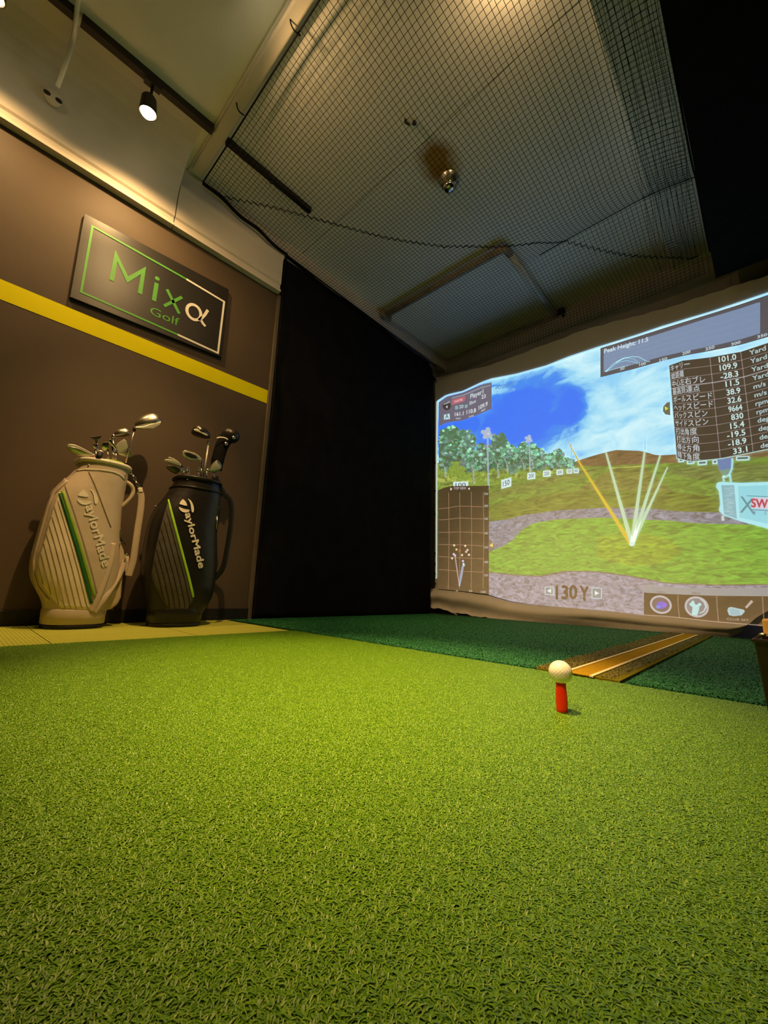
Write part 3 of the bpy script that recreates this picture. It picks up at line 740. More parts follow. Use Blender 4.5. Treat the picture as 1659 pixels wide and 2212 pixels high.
PATHB = [(1056, 1192), (1085, 1181), (1108, 1166), (1125, 1146), (1150, 1131), (1200, 1122), (1300, 1118), (1450, 1125), (1500, 1130), (1560, 1132), (1760, 1136)]
Pic('projected_path', 'gravel', 4).band(PATHT, PATHB, (118, 122, 138), 1056, 1760, 10).build('grey gravel path')
GRB = [(1056, 1236), (1120, 1243), (1170, 1245), (1200, 1238), (1220, 1234), (1290, 1235), (1350, 1243), (1400, 1252), (1440, 1260), (1540, 1264), (1659, 1263), (1760, 1262)]
p = Pic('projected_green', 'grass', 4); p.band(PATHB, GRB, (104, 158, 46), 1056, 1760, 10)
p.band([(1290, 1160), (1365, 1150), (1440, 1160), (1470, 1185)], [(1290, 1205), (1365, 1225), (1440, 1215), (1470, 1195)], (124, 158, 38), 1290, 1470, 20, .3); p.build('bright tee green')
p = Pic('projected_gravel', 'gravel', 5); p.band(GRB, BOTP, (134, 132, 148), 1056, 1760, 8); p.line([(u, pl(GRB, u)) for u in np.arange(1056, 1760, 14)], 2.5, (112, 98, 92), .4); p.build('mottled gravel foreground')
# --- bushes and trees on the left
rn = np.random.default_rng(5)
p = Pic('projected_bushes', 'tree', 3)
p.band([(945, 1000), (1000, 985), (1060, 1000), (1150, 1000), (1240, 1006)], [(945, 1058), (1056, 1050), (1120, 1036), (1240, 1016)], (122, 152, 54), 945, 1240, 12)
for i in range(70):
    u = rn.uniform(950, 1230); v = pl([(945, 1045), (1240, 1012)], u)+rn.uniform(-18, 4)
    p.disc((u, v), rn.uniform(3, 9), rn.uniform(2, 5), [(110, 130, 52), (160, 175, 80), (92, 112, 48)][i % 3], 9, .2+.004*i)
p.build('yellow green bushes')
p = Pic('projected_trees', 'tree', 5)
pal = [(52, 104, 76), (88, 150, 116), (72, 120, 106), (116, 180, 148), (104, 126, 130), (60, 98, 58), (132, 194, 166)]
crowns = [(972, 948, 30, 30), (1002, 958, 26, 30), (958, 985, 20, 34), (985, 975, 18, 24), (1018, 995, 22, 26), (1046, 988, 24, 34), (1078, 975, 22, 44), (1104, 992, 22, 32), (1130, 985, 16, 30), (1150, 985, 18, 28), (1166, 993, 15, 24), (1190, 997, 14, 18), (1206, 990, 14, 20), (1226, 1002, 16, 12)]
for ci, (cx, cy, rx, ry) in enumerate(crowns):
    p.poly([(max(948, cx+rx*.92*math.cos(a)*(1+.12*math.sin(5*a+ci))), cy+ry*.92*math.sin(a)*(1+.12*math.sin(4*a+2*ci))) for a in np.linspace(0, 2*math.pi, 26)[:-1]], [(62, 112, 86), (80, 128, 112), (62, 98, 82)][ci % 3], .02*ci)
    for i in range(64):
        a = rn.uniform(0, 2*math.pi); q = math.sqrt(rn.uniform()); c = (cx+rx*q*math.cos(a), cy+ry*q*math.sin(a))
        if c[0] < 950: continue
        r = rn.uniform(2.2, 5.4)
        shade = pal[rn.integers(len(pal))]
        k = 1.0+.22*(-(c[1]-cy)/ry)
        n = 7; a0 = rn.uniform(0, 6)
        p.poly([(c[0]+r*(.7+.5*rn.uniform())*math.cos(a0+2*math.pi*j/n), c[1]+r*(.6+.4*rn.uniform())*math.sin(a0+2*math.pi*j/n)) for j in range(n)], tuple(np.clip(np.array(shade)*k, 0, 255)), .2+.012*(ci*5+i % 5))
for (u, v0, v1) in ((1022, 1015, 1045), (1075, 1005, 1030), (1095, 1002, 1020), (1130, 1000, 1012), (1151, 1000, 1012), (961, 1010, 1030)):
    p.line([(u, v0), (u+2, v1)], [2.5, 4], (150, 160, 150), 1.4); p.line([(u, v0), (u-6, v0-12)], [2, 1], (150, 160, 150), 1.4)
p.build('teal green tree line')
for (u, v0, v1, w, hs) in ((1054, 946, 1058, 3.2, 12), (1144, 958, 1022, 2.4, 8), (1235, 972, 1014, 1.6, 4)):
    p = Pic('projected_lamp_post', 'flat', 7); p.line([(u-1, v0-10), (u+1, v1)], w, (150, 178, 190))
    for i in range(9):
        a_ = 2*math.pi*i/9; p.disc((u-2+hs*.75*math.cos(a_)*(1 if i % 2 else .4), v0-10+hs*.75*math.sin(a_)*(1 if i % 2 else .4)), hs*.42, hs*.36, (170, 185, 205), 8, .05*(i % 6))
    p.build('floodlight post')
# --- distance boards
def board(u0, v0, u1, v1, sk, t):
    p = Pic('projected_distance_board', 'flat', 8)
    p.poly([(u0, v0+sk), (u1, v0), (u1, v1), (u0, v1+sk)], (205, 235, 238))
    m_ = .16*(u1-u0)
    p.text(t, (u0+m_, v1+sk-.22*(v1-v0)), (u1-m_, v1-.22*(v1-v0)+.1*sk), .60*(v1-v0), (58, 72, 84), .4); p.build()
board(1083, 1031, 1104, 1050, 6, '150'); board(1139, 1020, 1156, 1034, 2, '200'); board(1173, 1016, 1189, 1029, 1, '250')
board(1202, 1014, 1216, 1025, 1, '300'); board(1224, 1013, 1236, 1023, 0, '350'); board(1239, 1012, 1250, 1022, 0, '400')
board(979, 1040, 1011, 1054, 1, '100')
for (u0, u1, v) in ((1465, 1478, 995), (1484, 1500, 999), (1507, 1527, 1001), (1539, 1550, 999), (1590, 1619, 991)):
    p = Pic('projected_distance_board', 'flat', 8); p.poly([(u0, v-5), (u1, v-6), (u1, v+3), (u0, v+4)], (180, 225, 225)); p.poly([(u0+3, v-3), (u1-3, v-4), (u1-3, v), (u0+3, v+1)], (70, 90, 90), .4); p.build()
# --- shot lines
p = Pic('projected_shot_lines', 'flat', 9)
p.line([(1228, 955), (1252, 1000), (1300, 1075), (1364, 1176)], [1.2, 3.5, 5.5, 9], (206, 178, 36))
for q, w0 in (((1309, 978), 3.6), ((1393, 972), 4), ((1426, 984), 3.6), ((1442, 1009), 2.4)):
    p.line([q, (1365, 1176)], [w0, 9], (178, 212, 178), .2)
p.line([(1394, 940), (1393, 974)], [1, 3], (150, 200, 235), .2); p.disc((1365, 1175), 6, 5, (200, 232, 225), 14, .5)
p.build('fan of straight shot lines')
# --- swing board sign
p = Pic('projected_board_sign', 'flat', 9)
CY = (148, 220, 232)
p.poly([(1549, 1043), (1556, 1041), (1600, 1043), (1659, 1041), (1760, 1036), (1760, 1172), (1659, 1142), (1600, 1126), (1563, 1113), (1553, 1103), (1556, 1088), (1553, 1060), (1547, 1052)], (165, 230, 240))
p.poly([(1558, 1048), (1586, 1048), (1592, 1121), (1564, 1111)], (128, 178, 190), .3)
for i in range(22): p.line([(1562+rn.uniform(0, 18), 1052+i*2.8), (1570+rn.uniform(4, 18), 1051+i*2.8+rn.uniform(-1, 3))], 1.0, (165, 205, 215), .5)
p.poly([(1594, 1050), (1659, 1048), (1760, 1044), (1760, 1160), (1659, 1132), (1597, 1118)], (140, 212, 226), .3)
p.text('X', (1598, 1107), (1631, 1110), 36, (84, 140, 152), .6, bold=.0)
p.line([(1613, 1071), (1660, 1073), (1760, 1072)], 1.6, (84, 140, 152), .6); p.line([(1624, 1101), (1660, 1103), (1760, 1104)], 1.6, (110, 110, 150), .6)
p.poly([(1624, 1075), (1760, 1076), (1760, 1101), (1624, 1098)], (214, 200, 218), .7)
p.text('SWING', (1623, 1095), (1700, 1099), 18, (176, 62, 88), 1.0, bold=.04)
p.text('J', (1626, 1110), (1631, 1110), 6, (84, 140, 152), .8); p.text('O', (1651, 1112), (1656, 1112), 7, (84, 140, 152), .8); p.text('G', (1676, 1115), (1681, 1115), 7, (84, 140, 152), .8)
p.line([(1561, 1114), (1562, 1125)], 5, (190, 210, 205), .2)
p.line([(1582, 990), (1581, 1012), (1575, 1026), (1567, 1030), (1562, 1028)], 4.5, (160, 220, 220), .3); p.line([(1562, 1028), (1564, 1043)], 4, (160, 220, 220), .3); p.line([(1577, 1026), (1579, 1043)], 4, (160, 220, 220), .3)
p.poly([(1549, 992), (1580, 989), (1579, 1012), (1573, 1024), (1563, 1026), (1553, 1012)], (98, 124, 176), .2); p.poly([(1556, 1016), (1578, 1012), (1572, 1025), (1563, 1026)], (112, 150, 130), .25)
p.build('pale cyan board sign with a red and grey name')
# --- edge glare lines
p = Pic('projected_edge', 'flat', 6)
p.line([(u, pl(TOPP, u)+1) for u in np.arange(945, 1761, 9)], 3.4, (170, 225, 250)); p.line([(944.5, 867), (943.5, 960), (943, 1080), (942.5, 1250)], [4, 3.5, 3, 2], (185, 205, 190)); p.build('bright picture edge')
# --- score panel, top left
p = Pic('projected_score_panel', 'flat', 8)
PT = [(948, 869), (965, 857), (1000, 848), (1040, 831), (1062, 826)]; PB = [(948, 921), (965, 913), (1000, 908), (1030, 897), (1062, 883)]
p.band(PT, PB, (94, 92, 116), 948, 1062, 6)
def mid(PTT, PBB, a): return [(q, pl(PTT, q)*(1-a)+pl(PBB, q)*a) for q in np.arange(PTT[0][0], PTT[-1][0]+1, 4)]
p.line([(q, v) for q, v in mid(PT, PB, .10) if q > 975], 2.2, (140, 150, 165), .3)
p.poly([(977, 863), (1006, 855), (1003, 867), (976, 875)], (178, 96, 112), .3); p.text('NAME', (982, 870), (999, 865), 4.6, (230, 190, 200), .6)
p.text('Player1', (1016, 861.5), (1044, 850), 10, (205, 220, 226), .6); p.text('23', (1040, 861.5), (1049, 859), 8, (215, 225, 230), .6)
p.poly([(983, 877), (989, 876), (990, 884), (983, 885)], (130, 170, 175), .3); p.poly([(1004, 875), (1010, 873), (1010, 880), (1004, 882)], (130, 170, 175), .3)
p.text('20', (992, 882.5), (1001, 881), 7.2, (190, 215, 220), .6); p.text('Shot', (1014, 875), (1028, 869), 7, (200, 215, 220), .6)
p.text('161.1', (982.5, 899), (1001, 896.5), 8, (220, 228, 234), .6); p.text('110.8', (1008, 894.5), (1028, 890), 8.6, (220, 228, 234), .6); p.text('109.9', (1034, 885.5), (1053, 876), 9, (220, 228, 234), .6)
p.text('MAX', (985, 906), (995, 905), 3.2, (200, 210, 220), .6); p.text('AVG', (1013, 902), (1023, 899.5), 3.4, (200, 210, 220), .6); p.text('PREV', (1039.5, 890), (1049, 885), 3.6, (200, 210, 220), .6)
p.poly([(959, 896), (971, 893.5), (972, 905), (959, 906.5)], (190, 228, 238), .3); p.text('A', (961.5, 904.5), (969, 903), 9, (50, 55, 70), .6)
p.disc((965, 877), 9, 9, (38, 36, 48), 20, .3); p.text('HANDY', (958.5, 874.5), (972, 869.5), 3.2, (205, 215, 220), .6); p.text('4', (963, 882), (967, 881.5), 6, (215, 225, 230), .6)
p.build('score panel')
p = Pic('projected_readout', 'flat', 8)
p.text('PUSE-0.07', (1071, 842), (1113, 831), 6.5, (70, 118, 160)); p.build('small clock readout'); p = Pic('projected_readout', 'flat', 8); p.text('TIE - -0.08', (1073, 852), (1112, 844), 6.5, (120, 160, 205)); p.build('small clock readout')
# --- side view panel, top right
p = Pic('projected_height_panel', 'flat', 8)
ST = [(1297, 752), (1330, 742), (1430, 710), (1530, 679), (1600, 657), (1659, 637), (1760, 604)]; SB = [(1297, 815), (1370, 797), (1430, 780), (1480, 768), (1540, 757), (1600, 745), (1659, 728), (1760, 696)]
p.band(ST, SB, (66, 68, 84), 1297, 1760, 10)
IT = [(1304, 758), (1330, 750), (1430, 719), (1530, 687), (1600, 666), (1638, 653)]; IB = [(1304, 804), (1370, 787), (1430, 770), (1480, 759), (1540, 747), (1600, 733), (1646, 719)]
p.band(IT, IB, (112, 136, 172), 1304, 1642, 10, .3)
for a in (.28, .5, .72): p.line(mid([(1304, 758), (1330, 750), (1430, 719), (1530, 687), (1600, 666), (1640, 653)], [(1304, 804), (1370, 787), (1430, 770), (1480, 759), (1540, 747), (1600, 733), (1640, 721)], a), .9, (122, 146, 180), .5)
p.text('Peak Height: 11.5', (1305, 763), (1400, 737), 9, (205, 228, 240), .8); p.text('SIDE VIEW', (1318, 745), (1352, 735), 4, (190, 210, 230), .8)
p.line([(1308, 803), (1325, 786), (1345, 775), (1365, 770), (1380, 771), (1398, 781), (1404, 780)], 1.8, (150, 205, 225), .8); p.line([(1308, 803), (1335, 783), (1352, 779), (1366, 781), (1378, 786)], 1.6, (130, 190, 215), .8)
p.line([(1308, 803), (1330, 796), (1358, 789)], 1.4, (150, 190, 205), .8); p.line([(1330, 783), (1350, 772), (1368, 775), (1382, 785)], 1.4, (130, 190, 215), .8)
for t, u, v, w in (('50', 1340, 800, 9), ('100', 1381, 791, 14), ('150', 1425, 781.5, 16), ('200', 1474, 767, 17), ('250', 1524, 757.5, 19), ('300', 1579.5, 747, 20), ('350', 1636, 731, 21)):
    p.text(t, (u, v), (u+w, v-.28*w), 6, (190, 214, 222), .8)
p.build('shot height panel')
# --- data table, right
TT = [(0, 1445, 790), (.15, 1475, 779), (.33, 1533.5, 772), (.6, 1600, 760), (.8, 1655, 742), (1, 1720, 718)]
TB = [(0, 1462, 990), (.15, 1492, 997), (.33, 1556, 991), (.6, 1627, 977), (.8, 1680, 966), (1, 1742, 950)]
def TBL(s_, t_):
    a = np.array([np.interp(s_, [q[0] for q in TT], [q[1] for q in TT]), np.interp(s_, [q[0] for q in TT], [q[2] for q in TT])])
    b = np.array([np.interp(s_, [q[0] for q in TB], [q[1] for q in TB]), np.interp(s_, [q[0] for q in TB], [q[2] for q in TB])])
    return a*(1-t_)+b*t_
p = Pic('projected_data_table', 'flat', 10)
ss_ = np.linspace(0, 1, 21)
for a, b in zip(ss_[:-1], ss_[1:]): p.poly([TBL(a, 0), TBL(b, 0), TBL(b, 1), TBL(a, 1)], (40, 34, 38))
p.line([TBL(a, 1) for a in ss_], 2.0, (165, 205, 200), .6); p.line([TBL(0, t) for t in np.linspace(0, 1, 6)], 1.6, (165, 205, 215), .6)
for i in range(1, 12): p.line([TBL(a, i/12) for a in ss_], 2.2 if i == 3 else 1.2, (150, 146, 152) if i == 3 else (128, 116, 116), .4)
for a in (.33, .6): p.line([TBL(a, t) for t in np.linspace(0, 1, 13)], 1.8, (128, 118, 122), .4)
rows = [('キャリー', '101.0', 'Yard', .20), ('総距離', '109.9', 'Yard', .155), ('中心左右ブレ', '-28.3', 'Yard', .29), ('最高到達点', '11.5', 'Yard', .25), ('ボールスピード', '38.9', 'm/s', .325), ('ヘッドスピード', '32.6', 'm/s', .325),
        ('バックスピン', '9664', 'rpm', .285), ('サイドスピン', '830', 'rpm', .285), ('打出角度', '15.4', 'deg', .21), ('打出方向', '-19.5', 'deg', .215), ('停止方角', '-18.9', 'deg', .215), ('降下角度', '33.1', 'deg', .215)]
for i, (a, b, c, wn) in enumerate(rows):
    fn = lambda q: TBL(q[0], q[1])
    p.text(a, (.016, (i+.80)/12), (wn-.006, (i+.80)/12), 0, (196, 206, 214), .8, up=(0, -.052), fn=fn, bold=.0)
    wv = {5: .15, 4: .115, 3: .10}[len(b)]
    p.text(b, (.585-wv-.03, (i+.78)/12), (.585-.03, (i+.78)/12), 0, (196, 226, 226), .8, up=(0, -.055), fn=fn, bold=.014)
    p.text(c, (.665, (i+.72)/12), (.665+.032*len(c), (i+.72)/12), 0, (170, 200, 204), .8, up=(0, -.045), fn=fn, bold=.012)
p.build('data table of shot figures')
p = Pic('projected_side_tab', 'flat', 9)
p.poly([(1447, 868), (1440, 870), (1433, 878), (1432, 888), (1437, 895), (1448, 897)], (92, 92, 84)); p.poly([(1436, 878), (1444, 882), (1437, 887)], (195, 225, 50), .3); p.build('folded side tab'); p = Pic('projected_side_tab', 'flat', 9)
p.poly([(1056, 1164), (1062, 1168), (1068, 1178), (1066, 1186), (1058, 1192)], (112, 98, 88)); p.poly([(1057, 1179), (1064, 1172), (1065, 1182)], (225, 205, 110), .3); p.build('folded side tab')
# --- top view panel, lower left
p = Pic('projected_top_view', 'flat', 9)
VT = [(946, 1059), (958, 1054), (972, 1050), (1056, 1049)]; VB = [(946, 1272), (1000, 1277), (1056, 1284)]
p.band(VT, VB, (30, 20, 14), 946, 1056, 10)
LC = (130, 98, 74)
for u, v0 in ((969, 1063), (993, 1064), (1018, 1062), (1044, 1063)): p.line([(u, v0), (u+1, 1160), (u-.5, 1272)], 1.5, LC, .4)
for v, dv in ((1094, 5), (1120, 3), (1150, 0), (1178, -2), (1206, -4), (1235, -5)):
    p.line([(948, v+dv), (965, v+dv*.7), (992, v-1), (1018, v), (1044, v+1)], 1.5, LC, .5)
for t, v in (('350', 1069), ('300', 1095), ('250', 1123), ('200', 1154), ('150', 1184.5), ('100', 1216.5), ('50', 1245)): p.text(t, (1046, v), (1054, v), 4.6, (165, 175, 172), .8)
p.text('TOP VIEW', (980, 1057.5), (1007, 1057), 5.2, (178, 170, 178), .8); p.poly([(973, 1053), (977, 1056.5), (973, 1060)], (230, 220, 210), .8); p.poly([(1014.5, 1053), (1010.5, 1055.5), (1014.5, 1058.5)], (230, 220, 210), .8)
p.text('0', (1001-16, 1278), (1005-16, 1278), 4, (150, 140, 132), .8); p.text('50', (1013, 1279), (1020, 1279), 5, (165, 160, 155), .8); p.text('100', (1039, 1281), (1049, 1281), 5, (165, 160, 155), .8)
p.line([(983, 1202), (992.5, 1266)], [2.2, 2], (175, 152, 160), .7); p.line([(1000, 1222), (996, 1245), (992.5, 1267)], [4.5, 5, 2], (135, 155, 185), .7)
for (u, v, c) in ((981, 1178, 0), (1005, 1179, 0), (986, 1187, 1), (1010, 1188, 2), (1007, 1192, 2), (980, 1197, 3), (983, 1200, 3), (976.5, 1206, 2), (998, 1199, 0), (1013, 1198.5, 0), (1000, 1212, 3), (1001, 1218, 4), (1002, 1221, 4)):
    p.disc((u, v), 2.4, 2.4, [(235, 205, 170), (215, 200, 130), (220, 190, 180), (205, 195, 225), (170, 205, 215)][c], 10, .9)
p.poly([(991, 1186), (997, 1189), (991, 1194)], (165, 80, 60), .9); p.build('top view map with shot marks')
# --- yardage selector and icons at the bottom
p = Pic('projected_selector', 'flat', 9)
BR = (60, 40, 26)
p.text('130', (1201, 1294), (1246, 1293), 29, BR, .3, bold=.03); p.text('Y', (1253, 1296), (1271, 1298), 31, BR, .3, bold=.03)
for (u0, v0, u1, v1, d) in ((1177, 1267, 1196, 1285, -1), (1278, 1269, 1300, 1293, 1)):
    p.poly([(u0, v0), (u1, v0+1), (u1, v1+.5), (u0, v1)], (182, 200, 208)); p.poly([(u0+1.6, v0+1.6), (u1-1.6, v0+2.4), (u1-1.6, v1-1.2), (u0+1.6, v1-1.6)], (120, 132, 138), .3)
    cu_, cv_ = (u0+u1)/2, (v0+v1)/2; p.poly([(cu_-4*d, cv_-5), (cu_+5*d, cv_+.5), (cu_-4*d, cv_+5)], (215, 228, 232), .6)
p.build('yardage selector 130Y')
p = Pic('projected_icon_bar', 'flat', 9)
p.band([(1390, 1263), (1440, 1268), (1540, 1272), (1660, 1270), (1760, 1270)], [(1390, 1280), (1440, 1283), (1540, 1287), (1660, 1288), (1760, 1290)], (138, 142, 146), 1390, 1760, 20)
p.band([(1390, 1280), (1440, 1283), (1540, 1287), (1660, 1288), (1760, 1290)], [(q[0], q[1]) for q in BOTP], (34, 24, 18), 1391, 1760, 12, .3)
p.line([(u, pl(BOTP, u)-1.5) for u in np.arange(1391, 1760, 12)], 2, (150, 130, 116), .5)
for u in (1465, 1549, 1648): p.line([(u-1, 1286), (u, 1310), (u+3, 1338+(u-1465)*.06)], 2.4, (120, 102, 90), .5)
for (c, rx, ry) in (((1427.5, 1306), 24, 19.5), ((1505, 1311), 26.5, 22.5)):
    p.disc(c, rx, ry, (172, 172, 178), 36, .6, .3)
    p.disc(c, rx-4.5, ry-4.2, (92, 76, 84) if c[0] < 1450 else (112, 116, 126), 36, .8, .3)
p.disc((1429, 1307), 11, 8, (104, 74, 200), 18, 1.0); p.disc((1422, 1311), 5, 4, (80, 120, 215), 14, 1.1); p.disc((1436, 1307), 5, 4.5, (120, 90, 215), 14, 1.1)
IC = (168, 218, 220)
p.poly([(1494, 1328), (1496, 1312), (1489, 1306), (1498, 1297), (1502, 1306), (1507, 1306), (1511, 1312), (1509, 1320), (1506, 1330)], IC, 1.1); p.disc((1511, 1306), 4, 3.6, IC, 14, 1.2)
p.line([(1490, 1306), (1497, 1298), (1500, 1308)], 3, IC, 1.2); p.line([(1512, 1294), (1521, 1300), (1525, 1311), (1520, 1321), (1510, 1325)], [1, 3, 3.4, 3, 1.5], (180, 200, 205), 1.1)
p.poly([(1571, 1319), (1573, 1313), (1579, 1311), (1607, 1317), (1609, 1321), (1602, 1329), (1585, 1331), (1575, 1329)], (158, 192, 200), .8); p.poly([(1577, 1314), (1598, 1318), (1599, 1329), (1578, 1328)], (136, 178, 192), 1.0)
p.line([(1611, 1313), (1625, 1298)], [5, 6], (172, 160, 156), .8); p.text('CLUB SET', (1570, 1339), (1618, 1342), 4.5, (150, 138, 126), .8)
p.text('VIEW', (1419, 1281), (1438, 1282), 4, (90, 84, 82), .5); p.text('PRO', (1495, 1283), (1513, 1284), 4, (96, 84, 82), .5)
p.build('bottom icon bar with three symbols')

# ================================================================ sign on the wall
SX = XL+.022
c00 = np.array([SX, .200, 1.697]); ex = np.array([0, .828, .036]); ez = np.array([-.0, -.008, .520])
def SG(s_, t_, d=0.0): return c00+ex*s_+ez*t_+np.array([d, 0, 0])
sg = thing('wall_sign', 'black glossy sign board with a green and white frame on the brown wall', 'sign', (XL, .6, 1.70))
bd = MB().prism([SG(0, 0), SG(1, 0), SG(1, 1), SG(0, 1)], (-.022, 0, 0)).build('board', M['sign'], sg); bevel(bd, .002)
def sstroke(b, P, w):
    """flat raised stroke on the board; coordinates in board units, w in metres"""
    P = [np.array(q, float) for q in P]; sc = np.array([.828, .52]); Q = [q*sc for q in P]
    L = []; R_ = []
    for i, q in enumerate(Q):
        if 0 < i < len(Q)-1:
            t0 = Q[i]-Q[i-1]; t1 = Q[i+1]-Q[i]; t0 /= np.linalg.norm(t0); t1 /= np.linalg.norm(t1); t = t0+t1; t /= np.linalg.norm(t); k = 1/max(.35, t@t0)
        else:
            t = (Q[1]-Q[0]) if i == 0 else (Q[-1]-Q[-2]); t /= np.linalg.norm(t); k = 1
        nn = np.array([-t[1], t[0]])*w/2*k; L.append((q+nn)/sc); R_.append((q-nn)/sc)
    for i in range(len(Q)-1):
        b.prism([SG(*L[i], .0004), SG(*L[i+1], .0004), SG(*R_[i+1], .0004), SG(*R_[i], .0004)], (.0022, 0, 0))
fr = sg
b = MB(); sstroke(b, [(.665, .834), (.051, .894), (.051, .100), (.652, .064)], .0115); b.build('frame_line', M['signgreen'], bd)['label'] = 'green half of the frame'
b = MB(); sstroke(b, [(.665, .834), (.972, .786), (.965, .036), (.652, .064)], .0125); b.build('frame_line', M['signwhite'], bd)['label'] = 'white half of the frame'
b = MB(); sstroke(b, [(.200, .375), (.204, .690), (.290, .470), (.376, .675), (.374, .368)], .0235); b.build('letter', M['signgreen'], bd)['label'] = 'green letter M'
b = MB(); sstroke(b, [(.469, .595), (.4665, .358)], .023)
b.prism([SG(.4685+.0160*math.cos(a), .655+.025*math.sin(a), .0004) for a in np.linspace(0, 2*math.pi, 19)[:-1]], (.0022, 0, 0)); b.build('letter', M['signgreen'], bd)['label'] = 'green letter i'
b = MB(); sstroke(b, [(.541, .578), (.645, .338)], .0185); sstroke(b, [(.650, .570), (.536, .350)], .0185); b.build('letter', M['signgreen'], bd)['label'] = 'green letter x'
b = MB(); sstroke(b, [(.748+.053*math.cos(a)*(1+.0*a), .445+.098*math.sin(a)) for a in np.linspace(0, 2*math.pi, 40)], .0185)
sstroke(b, [(.850, .560), (.832, .480), (.812, .420), (.790, .365)], .018); sstroke(b, [(.806, .385), (.822, .352), (.845, .325)], .016); b.build('letter', M['signwhite'], bd)['label'] = 'white alpha letter'
TV, TF = text_mesh('Golf', .0)
V = [SG(.452+.200*x, .178+.100*y, .002) for x, y in TV]; mesh('lettering', V, TF, M['signgreen'], bd)['label'] = 'small green word Golf'

# ================================================================ golf bags
class Bag:
    def __init__(s, xb, left, right, dfac, z0, z1):
        s.xb = xb; L = np.array([onx(u, v, xb)[1:] for u, v in left]); R_ = np.array([onx(u, v, xb)[1:] for u, v in right])
        L = L[np.argsort(L[:, 1])]; R_ = R_[np.argsort(R_[:, 1])]
        zz = np.linspace(z0, z1, 70); yl = np.interp(zz, L[:, 1], L[:, 0]); yr = np.interp(zz, R_[:, 1], R_[:, 0])
        k = np.ones(7)/7
        sm = lambda a: np.convolve(np.pad(a, 3, 'edge'), k, 'valid')
        s.z = zz; s.yl = sm(yl); s.yr = sm(yr); s.df = dfac; s.n = 2.5
    def sec(s, z):
        yl = np.interp(z, s.z, s.yl); yr = np.interp(z, s.z, s.yr); hw = (yr-yl)/2
        return (yl+yr)/2, hw, np.interp(z, *s.df)
    def body(s, seg=48):
        V = []; F = []
        for z in s.z:
            yc, hw, dx = s.sec(z)
            for k in range(seg):
                a = 2*math.pi*k/seg; ca, sa = math.cos(a), math.sin(a); e = 2/s.n
                V.append((s.xb+dx*math.copysign(abs(ca)**e, ca), yc+hw*math.copysign(abs(sa)**e, sa), z))
        n = len(s.z)
        for i in range(n-1):
            for k in range(seg): k2 = (k+1) % seg; F.append((i*seg+k, i*seg+k2, (i+1)*seg+k2, (i+1)*seg+k))
        F.append(tuple(range(seg))[::-1])
        for zz, g in ((s.z[-1], .80), (s.z[-1]-.10, .78)):      # open mouth with a recessed floor
            yc, hw, dx = s.sec(zz)
            for k in range(seg):
                a = 2*math.pi*k/seg; ca, sa = math.cos(a), math.sin(a); e = 2/s.n
                V.append((s.xb+g*dx*math.copysign(abs(ca)**e, ca), yc+g*hw*math.copysign(abs(sa)**e, sa), zz))
        for i in (n-1, n):
            for k in range(seg): k2 = (k+1) % seg; F.append((i*seg+k, i*seg+k2, (i+1)*seg+k2, (i+1)*seg+k))
        F.append(tuple((n+1)*seg+k for k in range(seg)))
        return V, F
    def hit(s, u, v, off=.0015):
        d = ray(u, v); t0 = (s.xb+.30-CAM[0])/d[0]; t1 = (s.xb-.02-CAM[0])/d[0]
        ts = np.linspace(t0, t1, 160); P = CAM+ts[:, None]*d
        yc, hw, dx = s.sec(P[:, 2]); g = np.abs((P[:, 0]-s.xb)/dx)**s.n+np.abs((P[:, 1]-yc)/hw)**s.n-1
        i = int(np.argmax(g < 0)); 
        if g[i] >= 0: i = int(np.argmin(g))
        if i > 0 and g[i] < 0:
            a, b = ts[i-1], ts[i]; f = g[i-1]/(g[i-1]-g[i]); t = a+(b-a)*f
        else: t = ts[i]
        return CAM+d*t-d/np.linalg.norm(d)*off
    def ribbon(s, P, w, name, mt, parent, off=.002, n=30, label=None):
        """strip lying on the bag along photo-measured points; w = width (or list) in the same units"""
        P = [np.array(q, float) for q in P]; ww = w if hasattr(w, '__len__') else [w]*len(P)
        dist = np.cumsum([0]+[np.linalg.norm(P[i+1]-P[i]) for i in range(len(P)-1)]); tt = np.linspace(0, dist[-1], n)
        Q = np.stack([np.interp(tt, dist, [q[0] for q in P]), np.interp(tt, dist, [q[1] for q in P])], 1); wq = np.interp(tt, dist, ww)
        V = []; F = []
        for i in range(n):
            t = Q[min(i+1, n-1)]-Q[max(i-1, 0)]; t /= np.linalg.norm(t); nn = np.array([-t[1], t[0]])*wq[i]/2
            for k in (-1, 0, 1): V.append(s.hit(*(Q[i]+nn*k), off=off))
        for i in range(n-1):
            for k in range(2): a = i*3+k; F.append((a, a+1, a+4, a+3))
        o = mesh(name, V, F, mt, parent, True); sd = o.modifiers.new('thick', 'SOLIDIFY'); sd.thickness = .0012; sd.offset = 0
        if label: o['label'] = label
        return o
    def patch(s, left, right, name, mt, parent, off=.0012, n=30, m=12, label=None):
        """panel between two edges sampled top to bottom"""
        def samp(P, k): 
            d = np.cumsum([0]+[math.hypot(P[i+1][0]-P[i][0], P[i+1][1]-P[i][1]) for i in range(len(P)-1)]); t = np.linspace(0, d[-1], k)
            return np.stack([np.interp(t, d, [q[0] for q in P]), np.interp(t, d, [q[1] for q in P])], 1)
        A, B = samp(left, n), samp(right, n); V = []; F = []
        for i in range(n):
            for j in range(m+1): V.append(s.hit(*(A[i]*(1-j/m)+B[i]*j/m), off=off))
        for i in range(n-1):
            for j in range(m): a = i*(m+1)+j; F.append((a, a+1, a+m+2, a+m+1))
        o = mesh(name, V, F, mt, parent, True)
        sd = o.modifiers.new('thick', 'SOLIDIFY'); sd.thickness = .0012; sd.offset = 0
        if label: o['label'] = label
        return o
